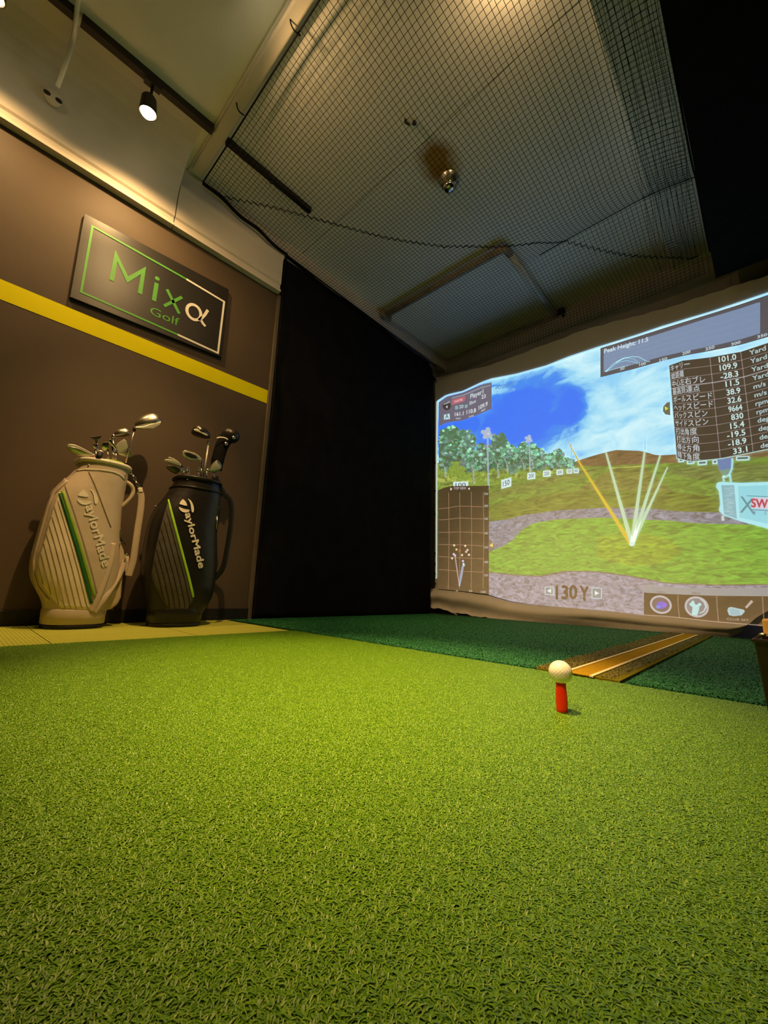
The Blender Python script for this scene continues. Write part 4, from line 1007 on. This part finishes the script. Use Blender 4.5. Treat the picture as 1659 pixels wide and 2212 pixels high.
    def shape(s, polys, name, mt, parent, off=.0035, label=None):
        b = MB()
        for P in polys: b.add([s.hit(u, v, off) for u, v in P], [tuple(range(len(P)))[::-1]])
        o = b.build(name, mt, parent)
        if label: o['label'] = label
        return o
    def text(s, t, p0, p1, up, name, mt, parent, off=.0035, bold=.0, label=None):
        TV, TF = text_mesh(t, bold); p0 = np.array(p0); p1 = np.array(p1); up = np.array(up)
        n5 = max(1, len(TV)//5)
        V = [s.hit(*(p0+(p1-p0)*x+up*y), off=off+.00015*(i//n5)) for i, (x, y) in enumerate(TV)]
        o = mesh(name, V, TF, mt, parent)
        if label: o['label'] = label
        return o
    def ring(s, z, r, name, mt, parent, grow=0.0, flat=None):
        yc, hw, dx = s.sec(z); e = 2/s.n; P = []
        for k in range(41):
            a = 2*math.pi*k/40; ca, sa = math.cos(a), math.sin(a)
            P.append((s.xb+(dx+grow)*math.copysign(abs(ca)**e, ca), yc+(hw+grow)*math.copysign(abs(sa)**e, sa), z))
        return MB().tube(P, r, 10, flat=flat, cap=False, up=(0, 0, 1)).build(name, mt, parent, True)
C5 = lambda x, y: (40+x/3.19, 860+y/3.19)
C4 = lambda x, y: (300+x/6.914, 1060+y/6.914)
LOGO = [[(655, 125), (680, 140), (705, 172), (722, 215), (712, 224), (690, 222), (650, 212), (612, 200), (608, 188), (622, 160)],
        [(597, 240), (612, 246), (650, 262), (700, 276), (755, 284), (757, 300), (740, 318), (705, 326), (680, 325), (652, 316), (625, 298), (604, 272)],
        [(728, 118), (752, 128), (780, 150), (806, 195), (820, 240), (824, 285), (815, 322), (798, 326), (786, 300), (782, 262), (774, 205), (758, 160)]]
B0, B1, BU = np.array(C4(690, 345)), np.array(C4(898, 1160)), np.array((98/6.914, -24/6.914))
# ---- white bag
wb_x = -2.425
WB = Bag(wb_x, [C5(150, 1560), C5(165, 1480), C5(170, 1420), C5(140, 1350), C5(100, 1295), C5(76, 1230), C5(70, 1180), C5(85, 1080), C5(130, 920), C5(180, 740), C5(230, 640), C5(330, 548), C5(398, 490), C5(412, 420), C5(415, 395)],
         [C5(575, 1560), C5(575, 1500), C5(600, 1450), C5(640, 1400), C5(672, 1330), C5(690, 1200), C5(690, 1050), C5(692, 920), C5(700, 800), C5(715, 700), C5(738, 590), C5(752, 520), C5(750, 450), C5(742, 405)],
         ([0, .1, .2, .35, .6, .8, 1], [.118, .125, .135, .138, .125, .115, .112]), .035, .800)
wyc, whw, wdx = WB.sec(.05)
wb = thing('golf_bag', 'white golf bag with pinstripe panel and green bands leaning by the wall', 'golf bag', (wb_x, wyc, 0), 'golf bags along the wall')
V, F = WB.body(); mesh('body', V, F, M['wbag'], wb, True)
def bag_base(bag, t, mtop, z0, z1, grow):
    V = []; F = []; seg = 48; prof = [(0, -.02), (0, .0), (.02, .006), (z0, .006)]
    lev = [(.000, .004), (.016, .006)]
    def ringv(z, g, zz=None):
        yc, hw, dx = bag.sec(.05); e = 2/bag.n
        return [(bag.xb+(dx+g)*math.copysign(abs(math.cos(2*math.pi*k/seg))**e, math.cos(2*math.pi*k/seg)), yc+(hw+g)*math.copysign(abs(math.sin(2*math.pi*k/seg))**e, math.sin(2*math.pi*k/seg)), z) for k in range(seg)]
    def loft(levels, name, mt):
        V = []; F = []
        for z, g in levels: V += ringv(z, g)
        for i in range(len(levels)-1):
            for k in range(seg): k2 = (k+1) % seg; F.append((i*seg+k, i*seg+k2, (i+1)*seg+k2, (i+1)*seg+k))
        F.append(tuple(range(seg))[::-1]); F.append(tuple((len(levels)-1)*seg+k for k in range(seg)))
        return mesh(name, V, F, mt, t, True)
    loft([(.0045, -.004), (.005, .001), (.023, .003), (.025, -.001)], 'sole', M['sole'])
    loft([(.024, -.002), (.025, grow), (z1-.012, grow+.002), (z1-.003, grow-.003), (z1, grow-.015)], 'base', mtop)
bag_base(WB, wb, M['wbag'], .02, .098, .004)
wpan = WB.patch([C5(283, 650), C5(252, 720), C5(200, 880), C5(160, 1020), C5(125, 1130), C5(122, 1195), C5(150, 1270), C5(225, 1370), C5(290, 1445)], [C5(290, 650), C5(345, 830), C5(400, 1010), C5(450, 1190), C5(508, 1420), C5(500, 1460)], 'pinstripe_panel', M['wbag2'], wb, .0012, 34, 14, 'pale pinstriped panel')
LP = [C5(283, 650), C5(252, 720), C5(200, 880), C5(160, 1020), C5(125, 1130), C5(122, 1195), C5(150, 1270), C5(225, 1370), C5(290, 1445)]
def xat(P, v): 
    Q = sorted(P, key=lambda q: q[1]); return np.interp(v, [q[1] for q in Q], [q[0] for q in Q])
RPW = [C5(290, 650), C5(345, 830), C5(400, 1010), C5(450, 1190), C5(508, 1420), C5(520, 1465)]
for k in range(1, 9):
    P = [(xat(RPW, v)-k*11.2-.004*k*(v-1060), v) for v in np.linspace(1064, 1319, 60)]
    P = [q for q in P if q[0] > xat(LP, q[1])+1 and q[1] < C5(0, 1448)[1]+.10*(q[0]-130)]
    if len(P) > 3: WB.ribbon(P, 1.05, 'pinstripe', M['pin'], wpan, .0035, 26)
WB.ribbon([C5(283, 655), C5(340, 830), C5(396, 1010), C5(447, 1190), C5(503, 1415)], [5.4, 7.2, 7.6, 8.0, 7.2], 'dark_green_band', M['green1'], wb, .0040, 34, 'dark green band')
WB.ribbon([C5(303, 640), C5(362, 825), C5(420, 1000), C5(472, 1180), C5(526, 1370)], [7.0, 7.4, 7.2, 7.0, 6.0], 'lime_band', M['green2'], wb, .0036, 34, 'lime green band')
WB.ribbon([C5(320, 600), C5(380, 770), C5(440, 960), C5(500, 1170), C5(545, 1350)], 1.0, 'seam', M['pin'], wb, .0030, 34)
WB.ribbon([C5(484, 505), C5(520, 580), C5(560, 680), C5(600, 790), C5(638, 890)], 1.3, 'seam', M['pin'], wb, .0030, 30)
WB.ribbon([C5(402, 500), C5(450, 490), C5(560, 492), C5(650, 505), C5(700, 525), C5(735, 560)], 2.0, 'collar_piping', M['wtext'], wb, .0040, 30)
WB.ribbon([C5(330, 560), C5(235, 650), C5(190, 760), C5(140, 940), C5(96, 1100), C5(92, 1210), C5(120, 1300), C5(200, 1400)], 9.0, 'edge_trim', M['wbag'], wb, .006, 40)
WB.ribbon([C5(414, 432), C5(470, 425), C5(560, 424), C5(650, 430), C5(710, 448), C5(742, 470)], 5.0, 'collar_band', M['green2'], wb, .0036, 30, 'lime collar band')
ztop = .800
WB.ring(.795, .011, 'rim', M['wtext'], wb, .002)
W0, W1, WU = np.array(C5(462, 745)), np.array(C5(580, 1165)), np.array((62/3.19, -17/3.19))
def b2w(q):
    q = np.array(C4(*q)); A_ = np.stack([B1-B0, BU], 1); cfs = np.linalg.solve(A_, q-B0); r = W0+(W1-W0)*cfs[0]+WU*cfs[1]; return tuple(r)
WB.shape([[b2w(q) for q in P] for P in LOGO], 'logo', M['wtext'], wb, .0040, 'raised white logo mark')
WB.text('aylorMade', W0, W1, WU, 'lettering', M['wtext'], wb, .0040, .022, 'raised white vertical brand lettering')
# pocket, handle and strap on the right side of the white bag
def xp(u, v, X): return onx(u, v, X)
b = MB(); pk = [C5(655, 905), C5(690, 930), C5(722, 1010), C5(740, 1100), C5(728, 1180), C5(716, 1290), C5(712, 1370), C5(690, 1420), C5(640, 1455), C5(600, 1465), C5(560, 1450), C5(590, 1330), C5(620, 1150)]
b.prism([xp(u, v, wb_x+.055) for u, v in pk], (-.09, 0, 0)); o = b.build('side_pocket', M['wbag'], wb); wpock = o; bevel(o, .022, 4); o.data.polygons.foreach_set('use_smooth', [True]*len(o.data.polygons))
for P, r in (([C5(655, 1000), C5(630, 1150), C5(560, 1350), C5(505, 1470)], .012), ([C5(735, 1120), C5(690, 1230), C5(600, 1370), C5(520, 1475)], .013)):
    MB().tube(spline([WB.hit(u, v, .004) for u, v in P], 8), r, 10, flat=(.5, 1)).build('fold', M['wbag'], wb, True)
MB().tube(spline([xp(*C5(740, 575), wb_x+.05), xp(*C5(775, 600), wb_x+.06), xp(*C5(790, 640), wb_x+.06), xp(*C5(770, 690), wb_x+.06), xp(*C5(712, 748), wb_x+.05)], 8), .0095, 10).build('handle', M['wbag'], wb, True)
sp_ = [C5(838, 650), C5(846, 690), C5(840, 780), C5(822, 900), C5(806, 1010), C5(790, 1120), C5(766, 1200), C5(758, 1225)]
wstrap = MB().tube(spline([xp(u, v, wb_x+.03) for u, v in sp_], 6), .017, 12, flat=(.45, 1), up=(1, 0, 0)).build('shoulder_strap', M['wbag'], wb, True)
MB().tube(spline([xp(*C5(758, 1225), wb_x+.03), xp(*C5(748, 1190), wb_x+.02), xp(*C5(752, 1110), wb_x+.01), xp(*C5(735, 1080), wb_x+.0)], 6), .010, 10, flat=(.4, 1), up=(1, 0, 0)).build('strap_end', M['wbag'], wstrap, True)
for q0, q1 in ((C5(752, 495), C5(790, 530)), (C5(788, 530), C5(812, 575)), (C5(808, 575), C5(838, 620))):
    a = xp(*q0, wb_x+.04); c = xp(*q1, wb_x+.035); md = (a+c)/2; dv = (c-a); nn = np.array([0, -dv[2], dv[1]]); nn /= np.linalg.norm(nn); nn *= .007
    MB().tube([a, md+nn, c, md-nn, a], .003, 8).build('strap_link', M['chrome'], wstrap, True)
MB().tube(spline([xp(*C5(836, 618), wb_x+.035), xp(*C5(843, 650), wb_x+.035)], 4), .012, 10, flat=(.4, 1), up=(1, 0, 0)).build('strap_tab', M['wtext'], wstrap, True)
MB().prism([xp(*C5(682, 890), wb_x+.07), xp(*C5(722, 930), wb_x+.07), xp(*C5(742, 1010), wb_x+.06), xp(*C5(700, 960), wb_x+.07)], (-.02, 0, 0)).build('zip_flap', M['bpanel'], wpock)
for q in (C5(700, 1000), C5(745, 1080)): MB().sphere(xp(*q, wb_x+.075), .007, 12, 8).build('zip_pull', M['chrome'], wpock, True)
for q in (C5(484, 462), C5(738, 530)): MB().sphere(WB.hit(*q, .003), .0045, 12, 8).build('rivet', M['chrome'], wb, True)
# ---- black bag
bb_x = -2.325
BB = Bag(bb_x, [C4(135, 2060), C4(135, 1960), C4(160, 1850), C4(120, 1700), C4(70, 1560), C4(40, 1300), C4(48, 1100), C4(90, 800), C4(150, 480), C4(240, 270), (354, 1076), (374, 1050), (381, 1036), (384, 1022)],
         [C4(830, 2060), C4(835, 1960), C4(880, 1850), C4(1000, 1700), C4(1070, 1560), C4(1110, 1300), C4(1130, 1000), C4(1130, 600), C4(1180, 330), C4(1200, 130), (470, 1060), (468, 1046), (465, 1035), (462, 1022)],
         ([0, .1, .2, .35, .6, .8, 1], [.105, .112, .128, .132, .118, .105, .10]), .035, .795)
byc, bhw, bdx = BB.sec(.05)
kb = thing('golf_bag', 'black golf bag with grey striped panel and lime line beside the white bag', 'golf bag', (bb_x, byc, 0), 'golf bags along the wall')
V, F = BB.body(); mesh('body', V, F, M['bbag'], kb, True)
bag_base(BB, kb, M['bbag'], .02, .105, .004)
BL = [C4(440, 160), C4(380, 340), C4(300, 640), C4(230, 960), C4(185, 1260), C4(215, 1400), C4(300, 1540), C4(400, 1700), C4(465, 1770)]
BRr = [C4(450, 150), C4(560, 560), C4(680, 1010), C4(760, 1310), C4(825, 1610), C4(720, 1785)]
bpan = BB.patch(BL, BRr, 'striped_panel', M['bpanel'], kb, .0012, 36, 14, 'dark grey striped panel')
for k in range(1, 7):
    P = [(xat(BRr[:-1]+[C4(850, 1790)], v)-k*11.0, v) for v in np.linspace(1085, 1317, 60)]
    P = [q for q in P if q[0] > xat(BL, q[1])+.6 and q[1] < C4(0, 1770)[1]+.0*(q[0])]
    if len(P) > 3: BB.ribbon(P, 1.5, 'pinstripe', M['bpin'], bpan, .0035, 26)
BB.ribbon([C4(440, 130), C4(470, 260), C4(560, 600), C4(670, 1010), C4(750, 1310), C4(815, 1590)], [3.0, 5.2, 5.4, 5.2, 5.4, 5.0], 'lime_line', M['lime'], kb, .0040, 36, 'bright lime line')
BB.shape([[C4(*q) for q in P] for P in LOGO], 'logo', M['print'], kb, .0045, 'cream logo mark')
BB.text('aylorMade', B0, B1, BU, 'lettering', M['print'], kb, .0045, .028, 'cream vertical brand lettering')
BB.ring(.790, .011, 'rim', M['bbag'], kb, .002); BB.ring(.735, .005, 'collar_piping', M['bbag'], kb, .002)
b = MB(); pk = [C4(1030, 560), C4(1110, 640), C4(1180, 900), C4(1205, 1120), C4(1130, 1300), C4(1100, 1600), C4(1040, 1700), C4(960, 1780), C4(940, 1400)]
b.prism([xp(u, v, bb_x+.05) for u, v in pk], (-.09, 0, 0)); o = b.build('side_pocket', M['bbag'], kb); bevel(o, .02, 4); o.data.polygons.foreach_set('use_smooth', [True]*len(o.data.polygons))
MB().tube(spline([xp(465, 1030, bb_x+.03), xp(484, 1066, bb_x+.03), xp(499, 1086, bb_x+.03), xp(499, 1130, bb_x+.03), xp(490, 1190, bb_x+.03), xp(482, 1225, bb_x+.03), xp(466, 1247, bb_x+.02), xp(456, 1256, bb_x)], 8), .016, 12, flat=(.4, 1), up=(1, 0, 0)).build('shoulder_strap', M['bbag'], kb, True)
MB().tube(spline([xp(462, 1056, bb_x+.07), xp(472, 1075, bb_x+.08), xp(473, 1095, bb_x+.08), xp(462, 1108, bb_x+.08), xp(455, 1116, bb_x+.07)], 8), .0095, 10).build('handle', M['bbag'], kb, True)
bevel(MB().prism([xp(*C4(1120, 360), bb_x+.085), xp(*C4(1190, 350), bb_x+.08), xp(*C4(1180, 610), bb_x+.08), xp(*C4(1090, 590), bb_x+.085)], (-.03, 0, 0)).build('zip_pocket', M['bpin'], kb), .006)
for q, r in ((C4(1085, 815), .011), (C4(1078, 1325), .012), (C4(250, 250), .008)):
    c = BB.hit(*q, .012) if q[0] < 400 else xp(*q, bb_x+.075); b = MB()
    b.tube([c+np.array([0, .45*r*math.cos(a), 1.6*r*math.sin(a)*.6]) for a in np.linspace(0, 2*math.pi, 17)], .0028, 7, cap=False); b.build('d_ring', M['chrome'], kb, True)
MB().tube([xp(*C4(1172, 380), bb_x+.09), xp(*C4(1155, 570), bb_x+.09)], .003, 7).build('zip', M['steel'], kb, True)
for q in ((405, 1036), (437, 1034)): MB().sphere(BB.hit(*q, .003), .0045, 12, 8).build('rivet', M['chrome'], kb, True)

# ================================================================ clubs (each stands in its bag)
K1 = lambda x, y: (110+x/6.636, 870+y/6.636)
K2 = lambda x, y: (330+x/7.541, 900+y/7.541)
def club_root(name, label, foot, group): return thing(name, label, 'golf club', tuple(foot), group)
def poly_head(t, pts, X, th, mt, name='head', tilt=0.0, bev=.004, par=None):
    P = [xp(u, v, X) for u, v in pts]; c = sum(P)/len(P)
    P = [p+np.array([tilt*(p[2]-c[2]), 0, 0]) for p in P]
    o = MB().prism(P, (-th, 0, 0)).build(name, mt, par or t); bevel(o, bev, 3); o.data.polygons.foreach_set('use_smooth', [True]*len(o.data.polygons)); return o
def shaft(t, q0, q1, X0, X1, r, mt, name='shaft'):
    a = xp(*q0, X0); c = xp(*q1, X1); MB().tube([a, c], r, 10).build(name, mt, t, True); return a, c
def wood_head(t, heel, toe, top, X, depth, mt, mface, name='head'):
    """rounded wood head between heel and toe; crown side given by top"""
    h = xp(*heel, X); e = xp(*toe, X); tp = xp(*top, X); c = (h+e)/2
    ax = (e-h); L = np.linalg.norm(ax); ax /= L; up = tp-c; up -= ax*(up@ax); Hh = np.linalg.norm(up); up /= Hh; dp = np.cross(ax, up)
    A_ = np.array([ax, dp, up]); V = []; F = []; n, mlat = 28, 14
    for i in range(mlat+1):
        ph = math.pi*i/mlat
        for k in range(n):
            th = 2*math.pi*k/n; cx, cy, cz = math.sin(ph)*math.cos(th), math.sin(ph)*math.sin(th), math.cos(ph)
            taper = 1+.30*cx
            z = (Hh if cz > 0 else Hh*.34)*math.copysign(abs(cz)**.85, cz)
            V.append(c+ax*(L*.5*math.copysign(abs(cx)**.85, cx))+dp*(depth*cy*taper)+up*z*taper)
    for i in range(mlat):
        for k in range(n): k2 = (k+1) % n; F.append((i*n+k, (i+1)*n+k, (i+1)*n+k2, i*n+k2))
    hd = mesh(name, V, F, mt, t, True); return hd, A_, c, L, Hh
G1, G2 = 'clubs in the white bag', 'clubs in the black bag'
xw = wb_x
# 1 tall driver of the white bag
t = club_root('golf_driver', 'tallest driver in the white bag, pale head tilted to the right', xp(278, 985, xw), G1)
shaft(t, K1(1200, 385), (272, 1000), xw+.02, xw, .0045, M['steel'])
MB().tube([xp(*K1(1190, 400), xw+.02), xp(*K1(1205, 345), xw+.02)], .008, 12).build('ferrule', M['grip'], t, True)
hd, *_ = wood_head(t, K1(1205, 350), K1(1580, 262), K1(1400, 165), xw+.02, .05, M['steel'], M['steel'])
poly_head(t, [K1(1478, 225), K1(1510, 205), K1(1585, 260), K1(1560, 282), K1(1480, 265)], xw+.062, .006, M['wtext'], 'toe_badge', par=hd)
poly_head(t, [K1(1205, 345), K1(1320, 335), K1(1430, 300), K1(1585, 265), K1(1570, 310), K1(1470, 372), K1(1340, 372), K1(1215, 358)], xw+.066, .02, M['palehead'], 'sole', par=hd)
# 2 fairway wood
t = club_root('fairway_wood', 'fairway wood in the white bag, rounded head below the tall driver', xp(246, 985, xw), G1)
shaft(t, K1(885, 500), (250, 1000), xw, xw, .005, M['steel'])
wood_head(t, K1(895, 470), K1(1135, 445), K1(1030, 370), xw, .035, M['steel'], M['steel'])
MB().tube([xp(*K1(885, 510), xw), xp(*K1(905, 455), xw)], .009, 12).build('hosel', M['chrome'], t, True)
# irons
def iron(label, pts, hosel, foot, X, mt, th=.012, group=G1, tilt=.3, cav=None, mcav=None, name='golf_iron'):
    t = club_root(name, label, xp(*foot, X), group)
    hd = poly_head(t, pts, X+.01, th, mt, 'head', tilt)
    if cav: poly_head(t, cav, X+.013, .004, mcav or M['gunmetal'], 'cavity', tilt, .001, hd)
    P = [xp(*q, X) for q in hosel]+[xp(*foot, X-.01)]
    MB().tube(spline(P, 5), .0062, 10).build('hosel', M['chrome'], t, True)
    MB().tube([P[-2], xp(foot[0], foot[1]+14, X-.01)], .0048, 10).build('shaft', M['steel'], t, True)
    return t
iron('broad wedge at the left rim of the white bag, pale sole edge up', [K1(225, 610), K1(255, 590), K1(350, 605), K1(480, 660), K1(620, 735), K1(630, 755), K1(520, 760), K1(400, 745), K1(300, 700), K1(235, 640)], [K1(600, 745), K1(640, 765)], K1(660, 800), xw+.06, M['palehead'], .02,
     cav=[K1(250, 625), K1(380, 650), K1(520, 715), K1(600, 750), K1(480, 750), K1(320, 700)], mcav=M['steel'])
iron('dark hooked iron in the white bag, third head from the left rim', [K1(565, 490), K1(640, 485), K1(715, 468), K1(722, 490), K1(700, 515), K1(668, 530), K1(672, 590), K1(655, 590), K1(640, 530), K1(600, 510)], [K1(660, 590), K1(668, 650)], K1(680, 740), xw-.02, M['gunmetal'])
iron('small chrome iron low at the left of the white bag cluster', [K1(590, 600), K1(625, 585), K1(655, 630), K1(690, 670), K1(685, 690), K1(650, 665), K1(610, 640)], [K1(650, 660), K1(645, 690)], K1(640, 745), xw+.01, M['chrome'])
iron('round ringed club head in the middle of the white bag', [K1(755+58*math.cos(a)+30, 622+58*math.sin(a)) for a in np.linspace(0, 2*math.pi, 17)[:-1]], [K1(800, 660), K1(815, 700)], K1(820, 750), xw+.02, M['chrome'], .012,
     cav=[K1(797+26*math.cos(a), 612+30*math.sin(a)) for a in np.linspace(0, 2*math.pi, 13)[:-1]])
iron('bright chrome blade in the centre of the white bag', [K1(810, 540), K1(845, 520), K1(880, 560), K1(930, 615), K1(975, 675), K1(950, 685), K1(900, 640), K1(850, 590)], [K1(880, 620), K1(890, 700)], K1(895, 750), xw+.03, M['chrome'])
iron('copper toned wedge face at the right of the white bag', [K1(935, 625), K1(965, 575), K1(1040, 525), K1(1075, 545), K1(1110, 640), K1(1090, 670), K1(1040, 690), K1(960, 688)], [K1(960, 680), K1(935, 720)], K1(920, 760), xw+.035, M['palehead'], .014,
     cav=[K1(1012, 540), K1(1045, 530), K1(1105, 640), K1(1090, 645)], mcav=M['wtext'])
iron('grey iron drooping over the right rim of the white bag', [K1(1105, 650), K1(1120, 620), K1(1150, 660), K1(1170, 740), K1(1150, 785), K1(1080, 770), K1(960, 730), K1(960, 700), K1(1060, 690)], [K1(970, 715), K1(935, 735)], K1(915, 770), xw-.03, M['steel'], .014)
t = club_root('putter', 'black rubber grip poking over the front rim of the white bag', xp(*K1(690, 800), xw+.11), G1)
MB().tube([xp(*K1(680, 800), xw+.115), xp(*K1(712, 715), xw+.10)], .0125, 12).build('grip', M['grip'], t, True)
MB().sphere(xp(*K1(712, 715), xw+.10), .0125, 12, 8).build('butt_cap', M['palehead'], t, True)
# black bag clubs
xk = bb_x
t = club_root('fairway_wood', 'dark wood on a bright straight shaft in the black bag', xp(441, 1022, xk), G2)
shaft(t, K2(902, 470), (439, 1035), xk+.03, xk+.02, .0048, M['palehead'])
MB().tube([xp(*K2(895, 470), xk+.03), xp(*K2(908, 400), xk+.03)], .0055, 10).build('ferrule', M['chrome'], t, True)
hd, *_ = wood_head(t, K2(930, 350), K2(640, 225), K2(835, 190), xk+.03, .045, M['gunmetal'], M['gunmetal'])
poly_head(t, [K2(665, 205), K2(720, 195), K2(800, 240), K2(890, 290), K2(900, 318), K2(850, 300), K2(760, 255), K2(680, 225)], xk+.075, .006, M['palehead'], 'sole_plate', 0, .002, hd)
t = club_root('headcover', 'black knitted headcover on a club at the right of the black bag', xp(462, 1022, xk), G2)
P = [xp(*q, xk) for q in (K2(1030, 860), K2(1050, 740), K2(1085, 600), K2(1130, 470), K2(1190, 370), K2(1250, 300), K2(1290, 250))]
sock = MB().tube(spline(P, 6), [.034]*6+[.036]*6+[.037]*6+[.038]*6+[.040]*6+[.040]*4+[.034, .022, .010], 18).build('sock', M['black'], t, True)
MB().sphere(xp(*K2(1270, 310), xk), .048, 20, 12, (1, 1.12, .98)).build('crown', M['bbag'], t, True)
MB().tube(spline([xp(*K2(1045, 350), xk+.040), xp(*K2(1110, 338), xk+.048), xp(*K2(1180, 350), xk+.050), xp(*K2(1220, 375), xk+.050)], 5), .0042, 8).build('white_band', M['signwhite'], sock, True)
for q in (K2(1195, 440), K2(1320, 340)): MB().sphere(xp(*q, xk+.046), .011, 14, 8, (.5, 1, 1)).build('badge', M['steel'], sock, True)
shaft(t, (463, 1018), (459, 1035), xk, xk, .006, M['steel'])
iron('cavity back iron with chrome rim in the black bag', [K2(490, 570), K2(520, 545), K2(600, 570), K2(680, 590), K2(760, 640), K2(805, 690), K2(790, 715), K2(700, 715), K2(600, 700), K2(520, 650), K2(488, 610)], [K2(785, 700), K2(800, 760), K2(790, 830)], K2(785, 890), xk+.02, M['palehead'], .012, G2,
     cav=[K2(515, 585), K2(600, 590), K2(640, 610), K2(700, 630), K2(740, 675), K2(640, 672), K2(560, 640)], mcav=M['bpin'])
iron('pale iron head at the left rim of the black bag', [K2(190, 705), K2(215, 690), K2(330, 700), K2(420, 740), K2(465, 780), K2(455, 805), K2(380, 785), K2(280, 750), K2(200, 725)], [K2(450, 800), K2(475, 850)], K2(490, 900), xk+.03, M['palehead'], .018, G2)
iron('golden topped iron above the pale one in the black bag', [K2(245, 680), K2(265, 655), K2(340, 675), K2(420, 725), K2(460, 765), K2(400, 745), K2(320, 705)], [K2(450, 765), K2(490, 840)], K2(500, 900), xk-.02, M['palehead'], .012, G2)
iron('black iron lowest at the left rim of the black bag', [K2(225, 820), K2(260, 795), K2(360, 805), K2(450, 850), K2(460, 880), K2(400, 930), K2(330, 900), K2(270, 860)], [K2(455, 860), K2(490, 880)], K2(540, 905), xk+.05, M['gunmetal'], .016, G2)
iron('small chrome iron tip between the shafts of the black bag', [K2(555, 820), K2(575, 810), K2(600, 850), K2(590, 895), K2(570, 890)], [K2(580, 880), K2(582, 895)], K2(584, 905), xk+.05, M['chrome'], .012, G2)
iron('short chrome hosel just left of the bright shaft in the black bag', [K2(735, 825), K2(760, 820), K2(765, 860), K2(750, 890), K2(730, 880)], [K2(745, 880), K2(745, 895)], K2(745, 905), xk+.05, M['chrome'], .012, G2)
iron('rounded grey wedge at the right rim of the black bag', [K2(920, 870), K2(960, 770), K2(1035, 712), K2(1075, 730), K2(1115, 790), K2(1122, 840), K2(1090, 885), K2(1010, 905), K2(940, 890)], [K2(930, 880), K2(900, 860), K2(880, 880)], K2(870, 905), xk+.05, M['steel'], .012, G2,
     cav=[K2(945, 860), K2(975, 785), K2(1035, 735), K2(1090, 800), K2(1095, 850), K2(1010, 880)], mcav=M['palehead'])

# ================================================================ ball bin at the right edge
bx0 = np.array(onz(1628, 1383, .158)); 
bn_ = thing('ball_bin', 'dark brown tapered bin at the right edge of the view', 'bin', (bx0[0]+.15, bx0[1]+.12, TM-.005))
zt, zb = .158, .010; L0 = onz(1663, 1560, zb)
tx0, ty0 = bx0[0], bx0[1]; wx, wy = .26, .22
top = [(tx0, ty0), (tx0+wx, ty0-.02), (tx0+wx, ty0+wy), (tx0+.01, ty0+wy)]
bot = [(L0[0], L0[1]), (tx0+wx-.02, L0[1]), (tx0+wx-.03, ty0+wy-.02), (L0[0]+.01, ty0+wy-.02)]
cc = np.array([tx0+wx/2, ty0+wy/2]); ins = lambda P, k: [tuple(np.array(q)+(cc-np.array(q))*k) for q in P]
V = [(*q, zb) for q in bot]+[(*q, zt) for q in top]+[(*q, zt) for q in ins(top, .05)]+[(*q, zb+.012) for q in ins(bot, .08)]
F = [(3, 2, 1, 0)]+[(i, (i+1) % 4, 4+(i+1) % 4, 4+i) for i in range(4)]+[(4+i, 4+(i+1) % 4, 8+(i+1) % 4, 8+i) for i in range(4)]+[(8+i, 8+(i+1) % 4, 12+(i+1) % 4, 12+i) for i in range(4)]+[(12, 13, 14, 15)]
o = mesh('shell', V, F, M['bin'], bn_); bevel(o, .0025)
MB().tube([(*q, zt) for q in top+[top[0]]], .0035, 8).build('rim', M['bin'], bn_, True)
zf = zb+.013
kq = onz(1655, 1350, .17)
kb_ = thing('ball_box', 'small orange cardboard box standing in the bin', 'box', (tx0+.085, ty0+.06, zf))
_c = ony(1645, 1337, ty0+.03)
o = MB().box((_c[0], ty0+.030, zf), (_c[0]+.085, ty0+.072, _c[2])).build('carton', M['kraft'], kb_); bevel(o, .003)
TV, TF = text_mesh('Oa', .02); mesh('print', [(_c[0]+.008+.05*x, ty0+.0295, _c[2]-.016+.009*y) for x, y in TV], TF, M['print'], kb_)
MB().box((_c[0]+.010, ty0+.0285, zf+.02), (_c[0]+.075, ty0+.0300, _c[2]-.025)).build('front_label', M['print'], kb_)
for i, (dx, dy, s_) in enumerate(((.032, .11, 'white golf ball at the left rim inside the bin'), (.10, .13, 'white golf ball behind the orange box in the bin'))):
    golf_ball('golf_ball', (tx0+dx, ty0+dy, zf+.0213), s_, 'balls in the bin')
t = thing('scoop_handle', 'silver curved handle poking over the left rim of the bin', 'handle', (tx0+.03, ty0+.05, zf))
MB().tube(spline([(tx0+.022, ty0+.17, zf+.03), (tx0+.020, ty0+.10, .13), (tx0+.016, ty0+.035, .164), (tx0+.012, ty0+.012, .168)], 6), .006, 10, flat=(.6, 1)).build('handle', M['steel'], t, True)
